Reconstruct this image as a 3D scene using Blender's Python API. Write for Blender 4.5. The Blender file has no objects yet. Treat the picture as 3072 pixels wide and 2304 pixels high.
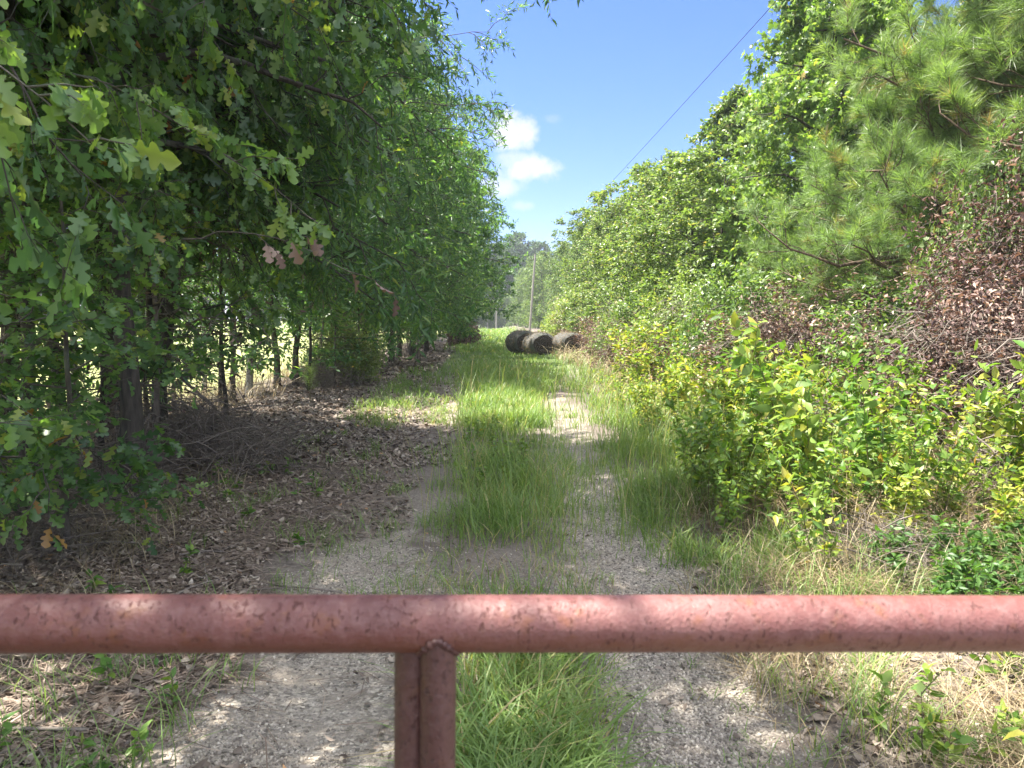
import bpy, math
import numpy as np
from mathutils import Vector, Euler, Matrix

SC = bpy.context.scene
COL = SC.collection
PI = math.pi
HAZE = .0006
R_ = math.radians


# ------------------------------------------------------------------ helpers
def unit(a):
    n = np.linalg.norm(a, axis=-1, keepdims=True)
    return a / np.maximum(n, 1e-9)


class MB:
    rz = np.random.default_rng(404)

    """collects vertices and faces with a per-vertex 'tint', builds ONE mesh object"""

    def __init__(s):
        s.v = []; s.f = []; s.t = []; s.n = 0

    def add(s, v, f, tint=0.5):
        v = np.asarray(v, float).reshape(-1, 3)
        if not isinstance(f, list):
            f = [f]
        for q in f:
            q = np.asarray(q, np.int64)
            if len(q):
                s.f.append(q + s.n)
        s.v.append(v); s.n += len(v)
        s.t.append(np.full(len(v), tint) if np.isscalar(tint) else np.asarray(tint, float))

    def inst(s, tmpl, P, Y, Nn, scale, tint, wid=None):
        """copies of a template: Y = length direction, Nn = rough normal"""
        tv, tfs = tmpl
        Y = unit(Y); X = unit(np.cross(Y, Nn)); Z = np.cross(X, Y)
        n, k = len(P), len(tv)
        sc = np.broadcast_to(np.asarray(scale, float), (n,))[:, None, None]
        zs = MB.rz.uniform(.1, 2.3, n)[:, None, None]
        w = 1.0 if wid is None else np.broadcast_to(np.asarray(wid, float), (n,))[:, None, None]
        v = P[:, None] + sc * (tv[None, :, 0:1] * w * X[:, None] + tv[None, :, 1:2] * Y[:, None] + tv[None, :, 2:3] * zs * Z[:, None])
        off = (np.arange(n) * k)[:, None, None]
        s.add(v.reshape(-1, 3), [(tf[None] + off).reshape(-1, tf.shape[1]) for tf in tfs],
              np.repeat(np.broadcast_to(np.asarray(tint, float), (n,)), k))

    def build(s, name, mat, parent=None, smooth=False):
        me = bpy.data.meshes.new(name)
        if s.n:
            v = np.concatenate(s.v).astype(np.float32)
            loops = np.concatenate([q.ravel() for q in s.f]).astype(np.int32)
            tot = np.concatenate([np.full(len(q), q.shape[1]) for q in s.f])
            st = (np.cumsum(tot) - tot).astype(np.int32)
            me.vertices.add(len(v)); me.vertices.foreach_set('co', v.ravel())
            me.loops.add(len(loops)); me.loops.foreach_set('vertex_index', loops)
            me.polygons.add(len(st)); me.polygons.foreach_set('loop_start', st)
            if smooth:
                me.polygons.foreach_set('use_smooth', np.ones(len(st), bool))
            a = me.attributes.new('tint', 'FLOAT', 'POINT')
            a.data.foreach_set('value', np.concatenate(s.t).astype(np.float32))
            me.update(calc_edges=True)
        if mat is not None:
            me.materials.append(mat)
        o = bpy.data.objects.new(name, me); COL.objects.link(o)
        if parent is not None:
            o.parent = parent
        return o


def tag(o, label, cat, group=None):
    o['label'] = label; o['category'] = cat
    if group:
        o['group'] = group
    return o


def empty(name, loc=(0, 0, 0)):
    o = bpy.data.objects.new(name, None); COL.objects.link(o)
    o.location = loc; o.empty_display_size = 0.2
    return o


def dup(root, loc, rz=0.0, sc=(1, 1, 1)):
    r = root.copy(); COL.objects.link(r)
    for k in ('label', 'category', 'group'):
        if k in r:
            del r[k]
    r.location = loc; r.rotation_euler = (0, 0, rz); r.scale = sc
    for ch in list(root.children):
        c = ch.copy(); COL.objects.link(c); c.parent = r
    return r


def tubes(mb, P, Rr, S=5, tint=0.5):
    """P (N,L,3) polylines, Rr (N,L) radii"""
    P = np.asarray(P, float); Rr = np.asarray(Rr, float)
    if P.ndim == 2:
        P = P[None]; Rr = Rr[None]
    N, L = P.shape[:2]
    T = unit(np.gradient(P, axis=1))
    m = unit(P[:, -1] - P[:, 0])
    ref = np.where(np.abs(m[:, 2:3]) < 0.85, np.array([[0, 0, 1.0]]), np.array([[1.0, 0.13, 0]]))
    A = unit(np.cross(T, ref[:, None])); B = np.cross(T, A)
    ang = np.arange(S) * 2 * PI / S
    V = P[:, :, None] + Rr[:, :, None, None] * (np.cos(ang)[None, None, :, None] * A[:, :, None] + np.sin(ang)[None, None, :, None] * B[:, :, None])
    i, j = np.meshgrid(np.arange(L - 1), np.arange(S), indexing='ij')
    j2 = (j + 1) % S
    q = np.stack([i * S + j, i * S + j2, (i + 1) * S + j2, (i + 1) * S + j], -1).reshape(-1, 4)
    q = (q[None] + (np.arange(N) * L * S)[:, None, None]).reshape(-1, 4)
    tt = tint if np.isscalar(tint) else np.repeat(np.asarray(tint), L * S)
    mb.add(V.reshape(-1, 3), q, tt)


# ---------------------------------------------------------------- templates
def blade_tmpl(hw, fold=0.2, droop=0.15, curl=0.0, ys=(0.0, 0.32, 0.68, 1.0), ws=(0.0, 1.0, 0.8, 0.0)):
    v = [(0, 0, 0)]
    for y, w in zip(ys[1:-1], ws[1:-1]):
        z = -droop * y * y
        v += [(-hw * w, y, z + fold * hw * w + curl * w * hw), (0, y, z), (hw * w, y, z + fold * hw * w - curl * w * hw * 0.4)]
    v.append((0, 1, -droop))
    n = len(ys) - 2
    q, t = [], [(0, 2, 1), (0, 3, 2)]
    for i in range(n - 1):
        a = 1 + 3 * i
        q += [(a, a + 1, a + 4, a + 3), (a + 1, a + 2, a + 5, a + 4)]
    a = 1 + 3 * (n - 1); e = len(v) - 1
    t += [(a, a + 1, e), (a + 1, a + 2, e)]
    return np.array(v, float), [np.array(q).reshape(-1, 4), np.array(t)]


def diamond(hw, fold=0.25, droop=0.1, at=0.45):
    v = np.array([(0, 0, 0), (-hw, at, fold * hw), (0, 1, -droop), (hw, at, fold * hw)], float)
    return v, [np.array([(0, 3, 2), (0, 2, 1)])]


def lobed():
    o = [(.012, 0), (.03, .13), (.12, .2), (.195, .27), (.19, .335), (.07, .37), (.10, .45), (.25, .53), (.33, .61), (.295, .675), (.115, .68), (.15, .75), (.24, .84), (.215, .915), (.10, .96), (.004, 1.0)]
    v = []
    for x, y in o:
        z = -0.18 * y * y
        m = y - 0.25 * x
        v += [(-x * (.8 if y > .5 else 1.08), y - .06 * x, z + 0.3 * x), (0, m, -0.18 * m * m), (x, y, z + 0.12 * x)]
    q = []
    for i in range(len(o) - 1):
        a = 3 * i
        q += [(a, a + 1, a + 4, a + 3), (a + 1, a + 2, a + 5, a + 4)]
    return np.array(v, float), [np.array(q)]


def star():
    pol = [(180, .42), (125, .40), (90, .2), (64, .52), (34, .22), (0, .58), (-34, .22), (-64, .52), (-90, .2), (-125, .40)]
    v = [(0, .42, 0)]
    for a, r in pol:
        a = R_(a)
        v.append((math.sin(a) * r, .42 + math.cos(a) * r, -0.35 * r * r))
    n = len(pol)
    t = [(0, 1 + i, 1 + (i + 1) % n) for i in range(n)]
    return np.array(v, float), [np.array(t)]


NARROW = diamond(0.105, 0.3, 0.12, 0.5)
NARROW_FINE = blade_tmpl(0.11, 0.3, 0.15)
OVATE = blade_tmpl(0.23, 0.25, 0.2)
OVATE_LOW = diamond(0.26, 0.25, 0.12, 0.42)
LOBED = lobed()
STAR = star()
CURL = blade_tmpl(0.2, 1.1, 0.35, 0.5)
NEEDLE = (np.array([(-0.013, 0, 0), (0.013, 0, 0), (0.0, 1, -0.06)], float), [np.array([(0, 1, 2)])])


# ---------------------------------------------------------------- materials
def new_mat(name):
    m = bpy.data.materials.new(name); m.use_nodes = True
    nt = m.node_tree; nt.nodes.clear()
    out = nt.nodes.new('ShaderNodeOutputMaterial')
    return m, nt, out


def nd(nt, typ, ins=None, **props):
    n = nt.nodes.new(typ)
    for k, v in props.items():
        setattr(n, k, v)
    for k, v in (ins or {}).items():
        s = n.inputs[k]
        if isinstance(v, bpy.types.NodeSocket):
            nt.links.new(v, s)
        else:
            s.default_value = v
    return n


def c4(c):
    return (c[0], c[1], c[2], 1.0)


def ramp(nt, fac, stops, interp='LINEAR'):
    r = nt.nodes.new('ShaderNodeValToRGB'); r.color_ramp.interpolation = interp
    e = r.color_ramp.elements
    while len(e) < len(stops):
        e.new(0.5)
    for el, (p, c) in zip(e, stops):
        el.position = p; el.color = c4(c) if len(c) == 3 else c
    nt.links.new(fac, r.inputs[0])
    return r.outputs[0]


def mth(nt, op, a, b=None, c=None, clamp=False):
    n = nt.nodes.new('ShaderNodeMath'); n.operation = op; n.use_clamp = clamp
    for i, v in enumerate((a, b, c)):
        if v is None:
            continue
        if isinstance(v, bpy.types.NodeSocket):
            nt.links.new(v, n.inputs[i])
        else:
            n.inputs[i].default_value = v
    return n.outputs[0]


def mixc(nt, fac, a, b, mode='MIX'):
    n = nt.nodes.new('ShaderNodeMix'); n.data_type = 'RGBA'; n.blend_type = mode
    for i, v in ((0, fac), (6, a), (7, b)):
        if isinstance(v, bpy.types.NodeSocket):
            nt.links.new(v, n.inputs[i])
        else:
            n.inputs[i].default_value = v if i == 0 else c4(v)
    return n.outputs[2]


def smooth(nt, x, lo, hi):
    n = nd(nt, 'ShaderNodeMapRange', {0: x, 1: lo, 2: hi, 3: 0.0, 4: 1.0}, interpolation_type='SMOOTHSTEP')
    return n.outputs[0]


def noise(nt, vec, scale, detail=4.0, rough=0.55):
    return nd(nt, 'ShaderNodeTexNoise', {'Vector': vec, 'Scale': scale, 'Detail': detail, 'Roughness': rough}).outputs[0]


def leaf_mat(name, stops, transl=0.4, tcol=(1.5, 1.7, 0.6), rough=0.45, spec=0.4, objvar=0.12):
    m, nt, out = new_mat(name)
    at = nd(nt, 'ShaderNodeAttribute', attribute_name='tint')
    col = ramp(nt, at.outputs['Fac'], stops)
    oi = nd(nt, 'ShaderNodeObjectInfo')
    val = nd(nt, 'ShaderNodeMapRange', {0: oi.outputs['Random'], 3: 1 - objvar, 4: 1 + objvar}).outputs[0]
    hue = nd(nt, 'ShaderNodeMapRange', {0: oi.outputs['Random'], 3: 0.5 + objvar * .1, 4: 0.5 - objvar * .1}).outputs[0]
    col = nd(nt, 'ShaderNodeHueSaturation', {'Hue': hue, 'Saturation': 1.0, 'Value': val, 'Fac': 1.0, 'Color': col}).outputs[0]
    b = nd(nt, 'ShaderNodeBsdfPrincipled', {'Base Color': col, 'Roughness': rough, 'Specular IOR Level': spec})
    tc = mixc(nt, 1.0, col, tcol, 'MULTIPLY')
    t = nd(nt, 'ShaderNodeBsdfTranslucent', {'Color': tc})
    mx = nd(nt, 'ShaderNodeMixShader', {0: transl, 1: b.outputs[0], 2: t.outputs[0]})
    nt.links.new(mx.outputs[0], out.inputs[0])
    return m


def bark_mat(name, dark, light, lichen=None, scale=9.0):
    m, nt, out = new_mat(name)
    tc = nd(nt, 'ShaderNodeTexCoord').outputs['Object']
    mp = nd(nt, 'ShaderNodeMapping', {'Vector': tc, 'Scale': (1, 1, 0.22)}).outputs[0]
    n1 = noise(nt, mp, scale * 3, 6, 0.65)
    n2 = noise(nt, tc, 1.7, 3)
    col = ramp(nt, n1, [(0.32, dark), (0.5, tuple((a + b) / 2 for a, b in zip(dark, light))), (0.68, light)])
    if lichen:
        col = mixc(nt, smooth(nt, n2, 0.52, 0.66), col, lichen)
    bp = nd(nt, 'ShaderNodeBump', {'Height': n1, 'Strength': 0.9, 'Distance': 0.02}).outputs[0]
    b = nd(nt, 'ShaderNodeBsdfPrincipled', {'Base Color': col, 'Roughness': 0.9, 'Normal': bp})
    nt.links.new(b.outputs[0], out.inputs[0])
    return m


M = {}
M['oak'] = leaf_mat('oak leaf', [(0, (.055, .11, .052)), (.5, (.10, .18, .07)), (.86, (.18, .27, .075)), (.95, (.26, .30, .07)), (1, (.34, .17, .07))], .48, rough=.4, spec=.55)
M['willow'] = leaf_mat('narrow leaf', [(0, (.052, .11, .06)), (.55, (.098, .18, .082)), (.93, (.19, .28, .085)), (1, (.32, .31, .08))], .46, rough=.4, spec=.55)
M['gum'] = leaf_mat('star leaf', [(0, (.09, .155, .05)), (.5, (.17, .26, .08)), (.9, (.28, .35, .11)), (1, (.38, .28, .08))], .4, rough=.38, spec=.5)
M['mixed'] = leaf_mat('hedge leaf', [(0, (.09, .145, .052)), (.5, (.155, .22, .08)), (.85, (.24, .29, .11)), (1, (.38, .28, .13))], .38, rough=.38, spec=.5, objvar=.22)
M['far'] = leaf_mat('far leaf', [(0, (.045, .085, .04)), (.6, (.08, .14, .06)), (1, (.13, .18, .08))], .3, objvar=.2)
M['pine'] = leaf_mat('pine needle', [(0, (.14, .185, .085)), (.55, (.20, .285, .12)), (.88, (.31, .39, .15)), (.93, (.28, .20, .09)), (1, (.32, .23, .12))], .4, rough=.4, spec=.5)
M['weed'] = leaf_mat('weed leaf', [(0, (.06, .13, .034)), (.4, (.11, .21, .042)), (.8, (.23, .31, .055)), (.93, (.38, .35, .07)), (1, (.40, .23, .08))], .4, tcol=(1.45, 1.5, .6))
M['grass'] = leaf_mat('grass blade', [(0, (.08, .15, .046)), (.5, (.145, .24, .066)), (.85, (.22, .30, .09)), (.95, (.36, .32, .14)), (1, (.45, .37, .21))], .42, tcol=(1.35, 1.4, .6))
M['dry'] = leaf_mat('dry grass blade', [(0, (.17, .12, .075)), (.6, (.33, .26, .16)), (1, (.50, .42, .28))], .25, tcol=(1.1, 1.0, .8), spec=.2)
M['dead'] = leaf_mat('dead leaf', [(0, (.055, .037, .036)), (.5, (.125, .085, .077)), (.85, (.25, .18, .15)), (1, (.46, .36, .29))], .2, tcol=(1.2, .9, .6), rough=.6, spec=.2)
M['litter'] = leaf_mat('fallen leaf', [(0, (.075, .056, .044)), (.35, (.16, .125, .10)), (.7, (.275, .225, .185)), (.93, (.44, .385, .325)), (1, (.40, .23, .12))], .1, tcol=(1.1, .9, .7), rough=.6, spec=.3)
M['straw'] = leaf_mat('fallen needle', [(0, (.10, .073, .057)), (.6, (.21, .16, .125)), (1, (.36, .29, .23))], .05, rough=.6, spec=.2)
M['bark'] = bark_mat('oak bark', (.020, .017, .015), (.085, .072, .060), (.11, .12, .10))
M['barkpale'] = bark_mat('young bark', (.05, .043, .036), (.14, .122, .10), (.12, .13, .10))
M['barkpine'] = bark_mat('pine bark', (.050, .034, .026), (.19, .13, .095))
M['twig'] = bark_mat('dead twig', (.10, .08, .066), (.24, .205, .175))
M['stem'] = bark_mat('weed stem', (.08, .07, .035), (.17, .15, .07))
M['wood'] = bark_mat('weathered wood', (.17, .155, .14), (.40, .37, .335))
M['pole'] = bark_mat('pole wood', (.14, .125, .11), (.29, .265, .235))


def rust_mat(name, f=1.0, under=False):
    m, nt, out = new_mat(name)
    tc = nd(nt, 'ShaderNodeTexCoord').outputs['Object']
    n1 = noise(nt, tc, 7, 5, .6)
    n2 = noise(nt, tc, 70, 5, .65)
    mp = nd(nt, 'ShaderNodeMapping', {'Vector': tc, 'Scale': (1, .55, .55)}).outputs[0]
    n3 = noise(nt, mp, 190, 4, .6)
    n4 = noise(nt, tc, 30, 4, .65)
    n5 = noise(nt, tc, 240, 3, .6)
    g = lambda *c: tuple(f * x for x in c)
    col = ramp(nt, n1, [(.3, g(.135, .045, .040)), (.5, g(.185, .066, .058)), (.7, g(.235, .100, .090))])
    col = mixc(nt, mth(nt, 'MULTIPLY', smooth(nt, n2, .42, .7), .5), col, g(.29, .15, .14))
    col = mixc(nt, mth(nt, 'MULTIPLY', smooth(nt, n4, .55, .70), .75), col, g(.24, .088, .042))
    col = mixc(nt, mth(nt, 'MULTIPLY', smooth(nt, n5, .56, .66), .4), col, g(.11, .035, .025))
    spot = mth(nt, 'MULTIPLY', smooth(nt, n3, .55, .66), smooth(nt, n4, .36, .56))
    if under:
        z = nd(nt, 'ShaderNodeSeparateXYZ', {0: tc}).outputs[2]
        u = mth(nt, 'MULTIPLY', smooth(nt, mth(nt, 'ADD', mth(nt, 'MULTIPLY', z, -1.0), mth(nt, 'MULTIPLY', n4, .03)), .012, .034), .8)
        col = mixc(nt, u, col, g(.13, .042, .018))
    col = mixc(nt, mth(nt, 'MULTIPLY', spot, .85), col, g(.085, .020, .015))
    rg = nd(nt, 'ShaderNodeMapRange', {0: n2, 3: .34, 4: .60}).outputs[0]
    rg = mth(nt, 'ADD', rg, mth(nt, 'MULTIPLY', spot, .25))
    h = mth(nt, 'ADD', mth(nt, 'ADD', n2, mth(nt, 'MULTIPLY', n5, .5)), mth(nt, 'MULTIPLY', spot, -.7))
    bp = nd(nt, 'ShaderNodeBump', {'Height': h, 'Strength': .6, 'Distance': .003}).outputs[0]
    b = nd(nt, 'ShaderNodeBsdfPrincipled', {'Base Color': col, 'Roughness': rg, 'Normal': bp, 'Specular IOR Level': .55})
    nt.links.new(b.outputs[0], out.inputs[0])
    return m


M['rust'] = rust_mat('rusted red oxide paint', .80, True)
M['rust_shade'] = rust_mat('shade-darkened rusted paint', .36)  # rail paint darkened: the shade on the uprights is put into the colour


def bale_mats():
    m, nt, out = new_mat('weathered hay side')
    tc = nd(nt, 'ShaderNodeTexCoord').outputs['Object']
    mp = nd(nt, 'ShaderNodeMapping', {'Vector': tc, 'Scale': (2.0, 24, 2.0)}).outputs[0]
    n1 = noise(nt, mp, 3, 5, .6)
    n2 = noise(nt, tc, 2.2, 3)
    col = ramp(nt, n1, [(.3, (.035, .034, .032)), (.55, (.09, .088, .08)), (.75, (.20, .195, .18))])
    col = mixc(nt, smooth(nt, n2, .5, .7), col, (.065, .075, .05))
    bp = nd(nt, 'ShaderNodeBump', {'Height': n1, 'Strength': .8, 'Distance': .04}).outputs[0]
    b = nd(nt, 'ShaderNodeBsdfPrincipled', {'Base Color': col, 'Roughness': .8, 'Normal': bp})
    nt.links.new(b.outputs[0], out.inputs[0])
    m2, nt, out = new_mat('weathered hay end')
    tc = nd(nt, 'ShaderNodeTexCoord').outputs['Object']
    sx = nd(nt, 'ShaderNodeSeparateXYZ', {0: tc})
    r = mth(nt, 'SQRT', mth(nt, 'ADD', mth(nt, 'POWER', sx.outputs[0], 2.0), mth(nt, 'POWER', mth(nt, 'ABSOLUTE', mth(nt, 'ADD', sx.outputs[2], -.55)), 2.0)))
    w = mth(nt, 'SINE', mth(nt, 'ADD', mth(nt, 'MULTIPLY', r, 75.0), mth(nt, 'MULTIPLY', noise(nt, tc, 6, 4), 9.0)))
    n1 = noise(nt, tc, 30, 4, .7)
    col = ramp(nt, mth(nt, 'ADD', mth(nt, 'MULTIPLY', w, .2), n1), [(.3, (.022, .017, .014)), (.6, (.065, .05, .040)), (.85, (.12, .095, .075))])
    bp = nd(nt, 'ShaderNodeBump', {'Height': w, 'Strength': .8, 'Distance': .03}).outputs[0]
    b = nd(nt, 'ShaderNodeBsdfPrincipled', {'Base Color': col, 'Roughness': .95, 'Normal': bp})
    nt.links.new(b.outputs[0], out.inputs[0])
    return m, m2


M['bale'], M['bale_end'] = bale_mats()


def metal_mat(name, col, rough=.6):
    m, nt, out = new_mat(name)
    tc = nd(nt, 'ShaderNodeTexCoord').outputs['Object']
    n1 = noise(nt, tc, 25, 4)
    cc = ramp(nt, n1, [(.35, tuple(x * .6 for x in col)), (.65, col)])
    b = nd(nt, 'ShaderNodeBsdfPrincipled', {'Base Color': cc, 'Roughness': rough, 'Metallic': .3})
    nt.links.new(b.outputs[0], out.inputs[0])
    return m


M['wire'] = metal_mat('fence wire', (.22, .21, .20))
M['tpost'] = metal_mat('steel post', (.10, .085, .08))
M['cable'] = metal_mat('cable', (.05, .045, .05), .7)


# ------------------------------------------------------------------- ground
def lerp_pts(y, ys, vs):
    return np.interp(y, ys, vs)


def rut_l(y):
    return lerp_pts(y, [0, 3, 6, 14, 40], [-.66, -.70, -.72, -.75, -.9])


def rut_r(y):
    return lerp_pts(y, [0, 3, 4.6, 6, 11, 20, 60], [.72, .86, .92, .97, 1.18, 1.3, 1.3])


def gz(x, y):
    x = np.asarray(x, float); y = np.asarray(y, float)
    z = -0.035 * np.exp(-((x - rut_l(y)) / .28) ** 2) - 0.035 * np.exp(-((x - rut_r(y)) / .28) ** 2)
    z = z + 0.02 * np.sin(x * 2.3 + 1.1 * np.sin(y * .9)) * np.sin(y * 1.7 + x) + .012 * np.sin(5.1 * x + 2) * np.sin(4.3 * y)
    s = np.clip((x - 2.2) / 5, 0, 1); z = z + .75 * s * s * (3 - 2 * s)
    s = np.clip((-3.6 - x) / 4, 0, 1); z = z - .18 * s * s * (3 - 2 * s)
    z = z + .16 * np.clip((y - 30) / 60, 0, 1) * np.sin(y * .21) ** 2 * (np.abs(x) < 200)
    far = np.clip((np.hypot(x, y) - 90) / 250, 0, 1)
    return z + far * 1.2


def axis_pts(lo, hi, near_lo, near_hi, step, grow=1.25):
    mid = list(np.arange(near_lo, near_hi + 1e-6, step))
    a, s = near_hi, step
    up = []
    while a < hi:
        s *= grow; a = min(hi, a + s); up.append(a)
    a, s = near_lo, step
    dn = []
    while a > lo:
        s *= grow; a = max(lo, a - s); dn.append(a)
    return np.array(dn[::-1] + mid + up)


def ground_mat():
    m, nt, out = new_mat('track and verge ground')
    geo = nd(nt, 'ShaderNodeTexCoord').outputs['Object']
    sx = nd(nt, 'ShaderNodeSeparateXYZ', {0: geo})
    X, Y = sx.outputs[0], sx.outputs[1]
    nb = noise(nt, geo, 1.3, 5, .6)
    nm = noise(nt, geo, 5.5, 5, .65)
    nf = noise(nt, geo, 38, 5, .7)
    wob = mth(nt, 'ADD', mth(nt, 'MULTIPLY', mth(nt, 'SUBTRACT', nb, .5), 1.1), mth(nt, 'MULTIPLY', mth(nt, 'SUBTRACT', nm, .5), .8))
    # bare litter soil
    soil = ramp(nt, nf, [(.3, (.065, .053, .044)), (.5, (.14, .115, .098)), (.7, (.235, .20, .172))])
    soil = mixc(nt, smooth(nt, nb, .45, .65), soil, (.135, .11, .094))
    # gravel
    vor = nd(nt, 'ShaderNodeTexVoronoi', {'Vector': geo, 'Scale': 75.0})
    gcol = ramp(nt, nd(nt, 'ShaderNodeSeparateColor', {0: vor.outputs['Color']}).outputs[0],
                [(.0, (.13, .115, .095)), (.45, (.28, .245, .205)), (.8, (.40, .355, .30)), (1, (.52, .46, .38))])
    gcol = mixc(nt, smooth(nt, nm, .35, .7), gcol, (.31, .265, .215))
    # rut masks (straight wheel tracks that lie in the ground)
    def rutmask(cx0, slope, hw):
        c = mth(nt, 'ADD', mth(nt, 'MULTIPLY', mth(nt, 'MINIMUM', Y, 14.0), slope), cx0)
        d = mth(nt, 'ABSOLUTE', mth(nt, 'SUBTRACT', mth(nt, 'ADD', X, wob), c))
        return mth(nt, 'SUBTRACT', 1.0, smooth(nt, d, hw - .08, hw + .22))
    rr = rutmask(.72, .04, .30)
    rl = rutmask(-.66, -.004, .33)
    rl = mth(nt, 'MULTIPLY', rl, mth(nt, 'SUBTRACT', 1.0, mth(nt, 'MULTIPLY', smooth(nt, Y, 4.6, 7.5), .8)))
    rr = mth(nt, 'MULTIPLY', rr, mth(nt, 'SUBTRACT', 1.0, mth(nt, 'MULTIPLY', smooth(nt, Y, 6, 14), .6)))
    mid = mth(nt, 'MULTIPLY', smooth(nt, mth(nt, 'ABSOLUTE', mth(nt, 'ADD', X, mth(nt, 'ADD', wob, -.15))), 1.0, .5), mth(nt, 'SUBTRACT', 1.0, smooth(nt, Y, 4.6, 5.6)))
    g = mth(nt, 'MAXIMUM', mth(nt, 'MAXIMUM', rr, rl), mth(nt, 'MULTIPLY', mid, .38))
    sunlit_band = mth(nt, 'MULTIPLY', mth(nt, 'MULTIPLY', smooth(nt, Y, 11.0, 12.0), mth(nt, 'SUBTRACT', 1.0, smooth(nt, Y, 14.0, 15.5))),
               mth(nt, 'MULTIPLY', smooth(nt, X, -3.0, -1.5), mth(nt, 'SUBTRACT', 1.0, smooth(nt, X, 1.5, 2.0))))
    g = mth(nt, 'MAXIMUM', g, mth(nt, 'MULTIPLY', sunlit_band, .6))  # paler ground paints in the strip of sunlight across the track
    g = mth(nt, 'MULTIPLY', g, smooth(nt, mth(nt, 'ADD', nm, mth(nt, 'MULTIPLY', g, .45)), .40, .60))
    col = mixc(nt, g, soil, gcol)
    # green far down the track
    gr = ramp(nt, nm, [(.3, (.07, .11, .035)), (.7, (.13, .18, .05))])
    gm = mth(nt, 'MULTIPLY', smooth(nt, Y, 17, 30), mth(nt, 'MULTIPLY', smooth(nt, mth(nt, 'ADD', X, wob), -1.9, -1.2), mth(nt, 'SUBTRACT', 1.0, smooth(nt, X, 4.0, 6.0))))
    col = mixc(nt, mth(nt, 'MULTIPLY', gm, .85), col, gr)
    # meadow beyond the fence
    md = ramp(nt, nb, [(.3, (.20, .24, .08)), (.55, (.31, .33, .13)), (.75, (.40, .37, .19))])
    mm = mth(nt, 'SUBTRACT', 1.0, smooth(nt, mth(nt, 'ADD', X, mth(nt, 'MULTIPLY', wob, 1.5)), -6.6, -5.2))
    col = mixc(nt, mm, col, md)
    rt = smooth(nt, X, 9, 13)
    col = mixc(nt, rt, col, (.07, .075, .035))
    h = mth(nt, 'ADD', mth(nt, 'MULTIPLY', vor.outputs['Distance'], mth(nt, 'MULTIPLY', g, -.8)), nf)
    bp = nd(nt, 'ShaderNodeBump', {'Height': h, 'Strength': .7, 'Distance': .02}).outputs[0]
    b = nd(nt, 'ShaderNodeBsdfPrincipled', {'Base Color': col, 'Roughness': .92, 'Normal': bp, 'Specular IOR Level': .25})
    nt.links.new(b.outputs[0], out.inputs[0])
    return m


xs = axis_pts(-420, 420, -5, 7, .12)
ys = axis_pts(-60, 700, 0, 16, .12, 1.12)
gx, gy = np.meshgrid(xs, ys, indexing='ij')
nx, ny = gx.shape
mb = MB()
i, j = np.meshgrid(np.arange(nx - 1), np.arange(ny - 1), indexing='ij')
q = np.stack([i * ny + j, (i + 1) * ny + j, (i + 1) * ny + j + 1, i * ny + j + 1], -1).reshape(-1, 4)
mb.add(np.stack([gx, gy, gz(gx, gy)], -1), q)
o = mb.build('ground', ground_mat(), smooth=True)
o['kind'] = 'structure'


# -------------------------------------------------------------------- trees
def kids(rng, P, plen, per, t0, t1, lfun, ang, upb, L, droop, wob=.06):
    """children on polylines P (N,L0,3): returns Q (N*per,L,3), lengths"""
    N, L0 = P.shape[:2]
    idx = np.repeat(np.arange(N), per)
    t = (np.tile(np.arange(per), N) + rng.random(N * per)) / per
    t = t0 + (t1 - t0) * t
    f = t * (L0 - 1); a = np.clip(f.astype(int), 0, L0 - 2); fr = (f - a)[:, None]
    o_ = P[idx, a] * (1 - fr) + P[idx, a + 1] * fr
    T = unit(P[idx, a + 1] - P[idx, a])
    pr = unit(np.cross(T, unit(rng.normal(size=T.shape))))
    an = ang * (0.7 + .6 * rng.random(len(t)))[:, None]
    d = unit(T * np.cos(an) + pr * np.sin(an) + np.array([0, 0, upb]))
    ln = lfun(t, plen[idx], rng)
    s = np.linspace(0, 1, L)
    Q = o_[:, None] + d[:, None] * (ln[:, None] * s)[:, :, None]
    Q[:, :, 2] -= droop * ln[:, None] * (s ** 2)[None]
    nz = rng.normal(size=Q.shape) * (wob * ln)[:, None, None] * s[None, :, None]
    return Q + nz, ln


def leaves_on(rng, mb, tw, lpt, tmpl, size, svar, spread, hang, upn, tint, t0=.1, lat=0.0):
    N, L = tw.shape[:2]
    idx = np.repeat(np.arange(N), lpt)
    t = t0 + (1 - t0) * (np.tile(np.arange(lpt), N) + rng.random(N * lpt)) / lpt
    f = t * (L - 1); a = np.clip(f.astype(int), 0, L - 2); fr = (f - a)[:, None]
    p = tw[idx, a] * (1 - fr) + tw[idx, a + 1] * fr
    T = unit(tw[idx, a + 1] - tw[idx, a])
    pr = unit(np.cross(T, rng.normal(size=T.shape)))
    d = T * (1 - spread) + pr * spread + np.array([0, 0, -hang]) + rng.normal(size=T.shape) * .15
    n = rng.normal(size=T.shape) + np.array([0, 0, upn])
    if lat:
        p = p + pr * lat * rng.random((len(p), 1))
    sz = size * (1 + svar * (rng.random(len(p)) * 2 - 1))
    tn = np.clip(tint(rng, len(p)), 0, 1)
    mb.inst(tmpl, p, d, n, sz, tn)


def tint_std(rng, n):
    return np.clip(rng.normal(.47, .26, n), 0, .94) + (rng.random(n) < .006) * .5


def prof_hedge(s):
    return np.interp(s, [0, .15, .4, .65, .85, 1], [.7, .92, 1, .85, .52, .16])


def prof_cone(s):
    return np.interp(s, [0, .15, .5, .8, 1], [.85, 1, .72, .36, .1])


def prof_oval(s):
    return np.interp(s, [0, .2, .5, .8, 1], [.6, .9, 1, .72, .22])


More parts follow.
